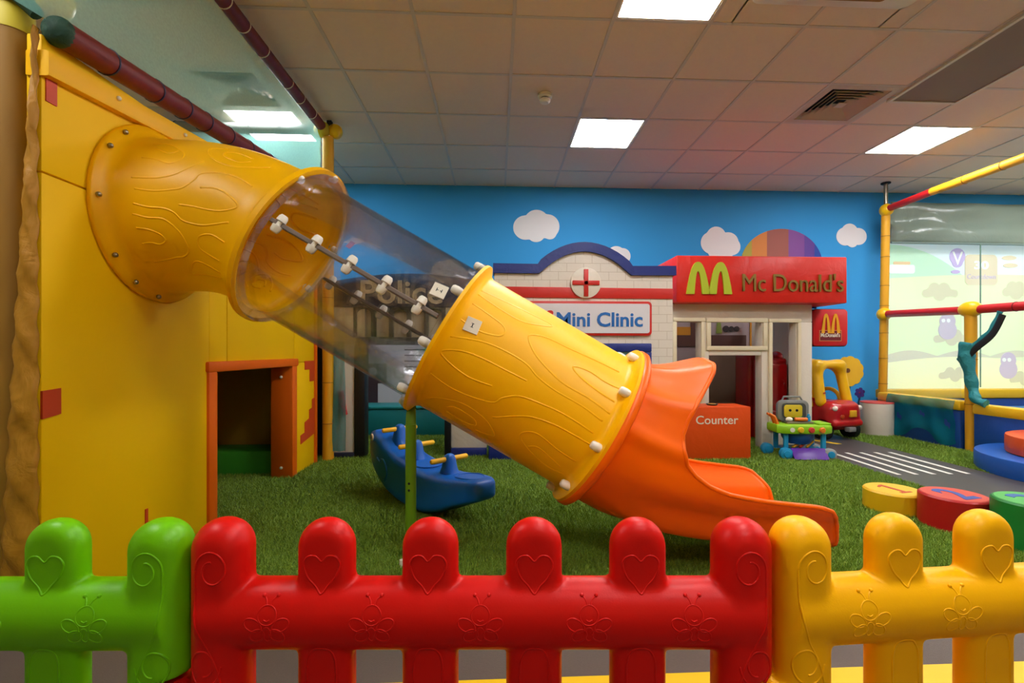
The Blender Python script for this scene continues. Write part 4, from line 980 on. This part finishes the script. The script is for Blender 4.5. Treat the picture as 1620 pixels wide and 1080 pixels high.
# grey lid standing open behind, with a simple cooking tray in it
lid = MB().prism(rrect(-.15, .13, .31, .50, .05), .06, .11, 'xz', bev=.015).build('lid', MGY, gr)
MB().prism(rrect(-.115, .095, .335, .475, .035), .052, .066, 'xz').build('lid_lining', mat('dark_grey_plastic', '#4A4A48', .4), lid)
MB().prism(rrect(-.10, .06, .345, .46, .025), .044, .056, 'xz', bev=.004).build('lid_picture', mat('picture_yellow', '#CDB41E', .5), lid)
for x in (-.05, .01): MB().prism(circle(x, .41, .012, 12), .041, .046).build('picture_dot', M_dark, lid, smooth=None)
MB().tube([(-.10, .09, .495), (-.085, .09, .53), (.06, .09, .53), (.08, .09, .495)], .009, 8).build('lid_handle', MGY, lid)
MB().prism(rrect(-.13, .11, -.06, .05, .02), .30, .318, 'xy', bev=.004).build('cooking_grate', M_steel, gr)
MB().tube([(-.04, -.02, .338), (.06, -.03, .338)], [.017, .017], 12).build('toy_sausage', MOR, gr)
MB().ball((.02, .015, .335), .05, .03, .02).build('toy_lettuce', mat('leaf_green', '#2E8A3C', .5), gr)
MB().ball((-.085, -.01, .335), .03, .025, .022).build('toy_bun', M_white, gr)
MB().lathe([(0, 0), (.016, 0), (.016, .05), (.010, .055), (.010, .068), (0, .07)], (.10, .02, .312), seg=14).build('toy_shaker', MGB, gr)
for k, y in enumerate((-.05, .0)):
    MB().tube([(-.20, y, .27), (-.215, y, .32), (-.235, y, .365), (-.275, y, .39)], [.016, .015, .014, .010], 10).build('push_handle', MOR, gr)
# legs, bowl, wheels, open purple flap
for x in (-.155, .165):
    for y in (-.09, .09): MB().box(x - .018, x + .018, y - .016, y + .016, .06, .23, bev=.005).build('leg', MGB, gr)
MB().lathe([(0, 0), (.10, 0), (.13, .05), (.135, .10), (.125, .10), (0, .03)], (0, .02, .125), seg=24).build('lower_bowl', mat('deep_blue_plastic', '#174E92', .4), gr)
MB().box(-.15, .16, -.10, .11, .065, .085, bev=.006).build('lower_shelf', MGB, gr)
for x, y, r in ((-.17, -.125, .052), (-.235, .09, .052), (.20, -.125, .05), (.20, .09, .05)):
    w = MB().lathe([(0, -.028), (r * .6, -.028), (r, -.02), (r, .02), (r * .6, .028), (0, .028)], (x, y, r + .001), (0, 1, 0), 24).build('wheel', MGB if x < 0 else mat('wheel_grey', '#A8A8A4', .4), gr)
    MB().lathe([(0, 0), (r * .62, 0), (r * .55, .010), (r * .2, .012), (0, .012)], (x, y - .026, r + .001), (0, -1, 0), 20).build('hub_cap', MGB, w)
mtx = Matrix.Translation((0, -.13, .075)) @ Matrix.Rotation(math.radians(48), 4, 'X')
MB().box(-.125, .165, -.085, .03, -.006, .006, bev=.004, mtx=mtx).build('purple_flap', MPU, gr)
for k, (x, c) in enumerate(((-.08, '#C8951C'), (-.02, '#B03A2C'), (.04, '#C8951C'))):
    MB().tube([(x, -.06, .095), (x + .07, -.03, .125 + .01 * k)], .012, 8).build('toy_tool', mat('tool_' + c[1:], c, .4), gr)

# ================================================================== RIDE-ON CAR
A = at(1331, 697, Z=0)
car = thing('ride_on_car', 'red and yellow ride-on toy car behind the toy grill', 'toy car', (A.x - .02, A.y + .33, 0), math.radians(14))
MCR = mat('car_red', '#B81018', .3, coat=.2); MCY = mat('car_yellow', '#E8B300', .32); MCM = mat('car_magenta', '#8E1478', .4); MTY = mat('tyre_black', '#101012', .6)
def fcar(X, Y, Z):
    d = rbox(X, Y, Z, (0, -.02, .26), (.205, .33, .155), .09)
    d = smin(d, rbox(X, Y, Z, (0, -.27, .27), (.20, .085, .12), .07), .05)
    d = smin(d, rbox(X, Y, Z, (0, -.33, .185), (.195, .05, .035), .03), .02)          # bumper lip
    d = smin(d, rbox(X, Y, Z, (.0, -.355, .33), (.12, .02, .06), .02), .04)
    for sx in (-1, 1):
        for y in (-.22, .22):
            d = np.maximum(d, -(np.sqrt((Y - y) ** 2 + (Z - .1) ** 2) - .115 + 5 * np.maximum(.14 - sx * X, 0)))
    return np.maximum(d, -rbox(X, Y, Z, (0, .06, .47), (.15, .19, .2), .05))
p, Q = surf_net(fcar, (-.24, -.42, .05), (.24, .36, .47), .012); bd = np_mesh('car_body', p, Q, MCR, car)
md = bd.modifiers.new('soft', 'SMOOTH'); md.iterations = 2
def froof(X, Y, Z):
    d = rbox(X, Y, Z, (0, .06, .80), (.19, .23, .045), .044)
    for sx in (-1, 1):
        d = smin(d, caps(X, Y, Z, (sx * .185, -.19, .40), (sx * .165, -.12, .77), .052), .10)
        d = smin(d, caps(X, Y, Z, (sx * .18, .27, .38), (sx * .16, .22, .77), .052), .10)
    return d
p, Q = surf_net(froof, (-.26, -.28, .33), (.26, .36, .87), .012); rf = np_mesh('car_roof', p, Q, MCY, car)
md = rf.modifiers.new('soft', 'SMOOTH'); md.iterations = 2
for sx in (-1, 1):
    MB().box(sx * .205, sx * .222, -.10, .20, .17, .36, bev=.008).build('car_door', MCM, car)
    MB().tube(smooth_path([(sx * .214, -.10, .34), (sx * .214, -.06, .47), (sx * .214, .05, .52), (sx * .214, .16, .47), (sx * .214, .20, .34)], 5), .022, 10).build('door_arch', MCY, car)
    for y in (-.22, .22):
        w = MB().lathe([(0, -.045), (.07, -.045), (.10, -.03), (.10, .03), (.07, .045), (0, .045)], (sx * .19, y, .101), (1, 0, 0), 28).build('wheel', MTY, car)
        MB().lathe([(0, 0), (.05, 0), (.045, .008), (0, .01)], (sx * .19 + sx * .045, y, .101), (sx, 0, 0), 20).build('hub_cap', MCY, w)
MB().ball((-.17, -.345, .345), .03, .022, .028).build('headlamp', M_white, car); MB().ball((.17, -.345, .345), .03, .022, .028).build('headlamp', M_white, car)
MB().box(-.015, .075, -.392, -.37, .255, .325, bev=.004).build('number_plate', mat('plate_yellow', '#E0A81C', .5), car)
MB().ball((-.10, -.37, .26), .03, .012, .03).build('side_reflector', mat('amber', '#B03A10', .4), car)
MB().box(-.04, .06, -.40, -.34, .10, .15, bev=.01).build('tow_step', MGY, car)
MB().prism(circle(-.183, .50, .016, 14, .010), -.236, -.228, 'xz').build('roof_badge', mat('badge_red', '#A8361C', .5), car, smooth=None)

# ================================================================== WHITE STOOL, NUMBER ROUNDS, STEPS
s0 = at(1387, 687, Z=0)
st = thing('round_stool', 'white cylinder stool with flat red top by the blue wall', 'stool', (s0.x, s0.y, 0))
MB().lathe([(0, .001), (.155, .001), (.158, .01), (.158, .36), (0, .36)], (s0.x, s0.y, 0), seg=48).build('stool_drum', M_vwhite, st)
MB().lathe([(.0, .36), (.157, .36), (.16, .366), (.157, .374), (0, .376)], (s0.x, s0.y, 0), seg=48).build('stool_top', mat('stool_red', '#C8443C', .5), st)
def number_round(label, num, x, y, r, h, cs, ct_, cn, rot):
    t = thing('number_round', label, 'soft block', (x, y, 0), group='numbered round soft blocks')
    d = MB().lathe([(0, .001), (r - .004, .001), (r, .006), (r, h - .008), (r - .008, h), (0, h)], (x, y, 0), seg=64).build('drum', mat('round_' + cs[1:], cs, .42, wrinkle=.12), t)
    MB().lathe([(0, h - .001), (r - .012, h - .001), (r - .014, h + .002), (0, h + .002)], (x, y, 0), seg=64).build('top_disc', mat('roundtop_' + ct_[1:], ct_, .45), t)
    s, c = math.sin(rot), math.cos(rot)
    def mp(X, Y, Z): a, b = X - x, Z; return (x + a * c - b * s, y + a * s + b * c, h + .0015 + (.01 - (Y + .01)) * .2 * 0 + .002 * (Y < -.001))
    if num == '1':
        pts = [(-.2, -.55), (.2, -.55), (.2, -.43), (.07, -.43), (.07, .55), (-.05, .55), (-.25, .40), (-.25, .30), (-.07, .38), (-.07, -.43), (-.2, -.43)]
        MB().prism([(x + r * (a * c * 1.3 - b * s), y + r * (a * s * 1.3 + b * c)) for a, b in pts], h + .001, h + .0035, 'xy').build('numeral', mat('num_' + cn[1:], cn, .5), t, smooth=None)
    else: text_part('numeral', num, mat('num_' + cn[1:], cn, .5), t, 0, x - r * .36, x + r * .36, -r * .62, r * .62, .004, bold=.03, mapper=mp)
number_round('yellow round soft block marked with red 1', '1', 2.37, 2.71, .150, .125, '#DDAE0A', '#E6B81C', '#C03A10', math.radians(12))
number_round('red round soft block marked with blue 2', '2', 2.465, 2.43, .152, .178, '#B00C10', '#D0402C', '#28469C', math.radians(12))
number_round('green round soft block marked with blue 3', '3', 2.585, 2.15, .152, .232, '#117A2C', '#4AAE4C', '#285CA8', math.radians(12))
def half_step(name, label, cx, cy, r, z0, z1, m):
    pts = [(cx + r * math.cos(a), cy + r * math.sin(a)) for a in np.linspace(PI / 2, 3 * PI / 2, 40)]
    o = MB().prism(pts, z0, z1, 'xy', bev=.014).build(name, m); tag(o, label, 'step')
half_step('step_block', 'blue half round soft step by the ball pit', 4.44, 3.28, .66, .001, .145, mat('step_blue', '#1557B0', .4, wrinkle=.1))
half_step('step_block', 'orange half round soft step on top of the blue one', 4.44, 3.28, .48, .147, .29, mat('step_orange', '#E0521C', .42, wrinkle=.1))

# ================================================================== BALL PIT CORNER (right)
XP = 4.5
pit = thing('ball_pit', 'blue ball pit surround with yellow padded rim', 'ball pit', (XP, 4.0, 0))
MPB = mat('pit_blue', '#12489C', .45, wrinkle=.25); MPY = mat('pit_yellow', '#EDBC18', .42, wrinkle=.12)
MB().box(XP - .04, XP + .06, 4.335, 5.30, .001, .375, bev=.01).build('front_wall', MPB, pit); MB().box(XP - .04, XP + .06, 2.2, 4.205, .001, .375, bev=.01).build('front_wall', MPB, pit)
MB().box(XP - .05, XP + .08, 4.325, 5.32, .375, .47, bev=.02).build('padded_rim', MPY, pit); MB().box(XP - .05, XP + .08, 2.2, 4.215, .36, .455, bev=.02).build('padded_rim', MPY, pit)
MB().box(XP + .16, 7.2, 5.46, 5.58, .001, .375, bev=.01).build('rear_wall', MPB, pit); MB().box(XP + .16, 7.2, 5.44, 5.60, .375, .485, bev=.02).build('padded_rim', MPY, pit)
MB().box(XP + .06, 7.2, 2.2, 5.30, .001, .30).build('pit_floor', mat('pit_floor_blue', '#2A78C0', .5), pit)
pf = thing('pit_frame', 'yellow and red foam covered pipe frame at the right', 'climbing frame', (XP, 4.2, 0))
pA = at(1405, 680, X=XP - .02); yA = 5.40
MPO = M_foam_y
pipe_seg('foam_post', (XP + .085, yA, 0), (XP + .13, yA, 2.60), .044, MPO, 9, pf, M_foam)
MB().tube([(XP + .13, yA, 2.55), (XP + .13, yA, ZC)], .022, 12).build('steel_post_top', M_steel, pf)
MB().lathe([(0, 0), (.05, 0), (.05, .012), (0, .012)], (XP + .13, yA, ZC - .012), seg=16).build('ceiling_plate', M_black, pf)
ball_joint((XP + .12, yA - .02, 2.62), pf, .072); ball_joint((XP + .09, yA - .02, 1.385), pf, .075)
pipe_seg('foam_pipe', (XP + .12, yA - .05, 2.63), (XP + .05, 4.72, 2.615), .038, mat('foam_red', '#C2161A', .5), 1, pf)
pipe_seg('foam_pipe', (XP + .05, 4.72, 2.615), (XP, 2.6, 2.60), .040, MPO, 6, pf, M_foam)
pipe_seg('foam_pipe', (XP + .09, yA - .05, 1.385), (XP, 4.33, 1.34), .040, MATS['foam_red'], 1, pf)
pipe_seg('foam_pipe', (XP, 4.20, 1.34), (XP, 2.4, 1.31), .040, MATS['foam_red'], 5, pf, M_maroon)
pipe_seg('foam_post', (XP + .01, 4.27, 0), (XP + .0, 4.27, 1.30), .047, MPO, 3, pf, M_foam)
MB().ball((XP, 4.27, 1.345), .07, .11, .075, 20, 14).build('ball_joint', M_ball, pf)

# draped teal net over the pit wall, bunched net and strap on the post
rows = []
for k in range(22):
    z = 1.27 if k == 0 else None
rows = [[(XP - .062 - .015 * math.sin(q * .9 + k * .4) - .012 * math.sin(k * .8), 4.36 + .80 * q / 20, (.47 - .45 * k / 11 * (.86 + .14 * math.sin(q * .45 + .5)))) for q in range(21)] for k in range(12)]
dn = MB().grid(rows).build('draped_net', M_netd, smooth=180); tag(dn, 'teal net draped over the blue pit wall', 'net')
rows = [[(XP - .03, 4.33 + .87 * q / 16, 1.33 + .03 * q / 16 - (.87 * k / 8)) for q in range(17)] for k in range(9)]
un = MB().grid(rows).build('upper_net', net_mat('thin_net', '#BFE8DC', .86), smooth=180); tag(un, 'thin clear netting under the red rail', 'net')
bn = MB().tube(smooth_path([(XP - .03, 4.25, 1.02), (XP - .05, 4.26, .92), (XP - .045, 4.24, .76), (XP - .03, 4.22, .60), (XP - .06, 4.16, .50), (XP - .05, 4.08, .47)], 6), [.058 + .006 * math.sin(k * .9) + (.012 if k < 8 else 0) - .0009 * k for k in range(31)], 16, flat=1.05).build('bunched_net', mat('teal_bunch', '#1C8288', .6, wrinkle=.8, wscale=14)); tag(bn, 'bunched teal net tied around the yellow post', 'net')
sp = smooth_path([(XP - .06, 4.31, .83), (XP - .07, 4.16, .97), (XP - .06, 4.02, 1.10), (XP - .05, 3.94, 1.27)], 8)
stp = MB().tube(sp, .032, 8, flat=.25).build('black_strap', M_black); tag(stp, 'black strap tying the teal net to the red rail', 'strap')
stn = MB().tube([p + Vector((.015, .035, .03)) for p in sp], [.022 + .004 * math.sin(k * 1.1) for k in range(len(sp))], 10, flat=.6).build('net_fold', MATS['teal_bunch']); tag(stn, 'folded edge of teal net along the black strap', 'net')
# projected game picture on the wall behind the pit
def emat(name, col, s=1.0): return mat(name, col, .7, emit=s)
def PJ(px, py): q = at(px, py, Y=YB - .012); return (q.x, q.z)
ES = .40
pj = thing('projected_game_picture', 'bright pale green game picture projected on the wall', 'projection', (5.9, YB - .02, .42))
def pjpoly(name, pts, m, d): MB().prism(pts, YB - .012 - d, YB - .010).build(name, m, pj, smooth=None)
E_sky, E_hill, E_meadow, E_low = emat('pj_sky', '#D0E6E8', ES), emat('pj_hill', '#B8E0C4', ES), emat('pj_meadow', '#D2E8BC', ES), emat('pj_low', '#E0EBC0', ES)
E_mound, E_mole, E_sign, E_text, E_purple, E_wave = emat('pj_mound', '#C6CAAC', ES), emat('pj_mole', '#BAB4C4', ES), emat('pj_sign', '#CDC9AE', ES), emat('pj_text', '#DDEBE6', ES), emat('pj_purple', '#B4AACE', ES), emat('pj_wave', '#C4C9B2', ES)
xl, xr = PJ(1398, 500)[0], 7.3
ztp, zbt = PJ(1500, 384)[1], PJ(1500, 640)[1]
pjpoly('picture_ground', [(xl, zbt), (xr, zbt), (xr, ztp), (xl - .02, ztp)], E_sky, 0)
pjpoly('picture_hill', [(xl, 1.2)] + [(xl + 1.3 * k / 12, 2.30 - .62 * (k / 12) ** 2.2) for k in range(13)] + [(xl + 1.3, 1.2)], E_hill, .002)
hl = [PJ(1390 + 250 * k / 14, 441 - 7 * math.sin(k / 14 * 2.2)) for k in range(15)]
pjpoly('picture_meadow', [(xl, zbt)] + [(max(a, xl), b) for a, b in hl] + [(xr, hl[-1][1]), (xr, zbt)], E_meadow, .004)
wv = [PJ(1398 + 240 * k / 60, 563 - 9 * abs(math.sin(k / 60 * 9.0)) + (0)) for k in range(61)]
pjpoly('picture_hedge', [(xl, PJ(1400, 574)[1])] + [(max(a, xl), b) for a, b in wv] + [(xr, PJ(1600, 562)[1])], E_wave, .006)
pjpoly('picture_lower_meadow', [(xl, zbt)] + [(max(PJ(1398 + 240 * k / 10, 500)[0], xl), PJ(1500, 574 - 10 * math.sin(k / 10 * PI))[1]) for k in range(11)] + [(xr, PJ(1500, 570)[1]), (xr, zbt)], E_low, .008)
def mound(px, py, w, h, d=.006): pjpoly('picture_mound', star_outline([(PJ(px + dx * w, py - dy * h)[0], PJ(px, py - dy * h)[1], r * h * PXM) for dx, dy, r in ((-.38, 0, .35), (-.15, .35, .5), (.12, .35, .5), (.4, 0, .35), (0, -.05, .55), (.22, .1, .4), (-.25, .1, .4))], 60), E_mound, d)
mound(1486, 464, 56, 20); mound(1607, 462, 40, 20); mound(1505, 536, 60, 18); mound(1510, 594, 55, 16, .01); mound(1620, 600, 50, 16, .01)
for px, py, d in ((1498, 513, .012), (1594, 575, .012)):
    pjpoly('picture_mole', star_outline([(PJ(px, py - 5)[0], PJ(px, py - 5)[1], 13 * PXM), (PJ(px, py + 9)[0], PJ(px, py + 9)[1], 15 * PXM)], 40), E_mole, d)
    for s in (-4, 4): q = PJ(px + s - 3, py - 6); pjpoly('picture_eye', circle(q[0], q[1], .025, 10), E_text, d + .002)
a, b = PJ(1526, 451), PJ(1577, 403); pjpoly('picture_score_board', rrect(a[0], b[0], a[1], b[1], .06), E_sign, .008)
a, b = PJ(1540, 426), PJ(1563, 413); text_part('picture_score', '30', E_text, pj, YB - .021, a[0], b[0], a[1], b[1], .003, bold=.03)
a, b = PJ(1529, 441), PJ(1574, 434); text_part('picture_caption', 'Countdown', E_mole, pj, YB - .021, a[0], b[0], a[1], b[1], .003)
q = PJ(1514, 408); pjpoly('picture_shield', star_outline([(q[0], q[1] + .02, 13 * PXM), (q[0], q[1] - .05, 9 * PXM)], 30), E_purple, .008)
text_part('picture_letter', 'V', E_text, pj, YB - .021, q[0] - .07, q[0] + .07, q[1] - .09, q[1] + .08, .003)
pjpoly('picture_shadow', circle(PJ(1511, 430)[0], PJ(1511, 430)[1], .06, 16, .025), E_purple, .008)
for px, py in ((1596, 408), (1598, 420)): q = PJ(px, py); pjpoly('picture_leaf', circle(q[0], q[1], .1, 16, .03), E_sign, .008)
q = PJ(1420, 425); pjpoly('picture_cart', rrect(q[0] - .12, q[0] + .22, q[1] - .06, q[1] + .05, .03), E_text, .01)
pjpoly('picture_cart_top', rrect(q[0] - .06, q[0] + .16, q[1] + .05, q[1] + .09, .015), emat('pj_orange', '#D8C49A', ES), .01)
# rolled clear blind hanging above the picture
bl = thing('rolled_blind', 'grey translucent plastic blind rolled up above the projection', 'blind', (5.9, 5.6, 2.3))
M_bl = mat('blind_film', '#8FA094', .25, wrinkle=.9, wscale=3); b0, b1 = at(1416, 320, Y=5.60), at(1416, 384, Y=5.60)
rows = [[(4.86 + 2.45 * q / 30, 5.60 - .02 * math.sin(k * 1.1) - .015 * math.sin(q * .6 + k * .7), b0.z + (b1.z - b0.z) * k / 10 - .012 * q / 30) for q in range(31)] for k in range(11)]
o = MB().grid(rows).build('blind_film', M_bl, bl, smooth=180); s = o.modifiers.new('thick', 'SOLIDIFY'); s.thickness = .01
MB().box(at(1551, 400, Y=5.58).x - .006, at(1551, 400, Y=5.58).x + .006, 5.575, 5.583, .5, b1.z).build('sheet_seam', mat('seam_green', '#6E9486', .4), bl, smooth=None)
MB().tube([(4.86, 5.59, b1.z), (7.31, 5.59, b1.z - .01)], .014, 10).build('blind_bar', mat('blind_bar', '#7C9490', .4), bl)
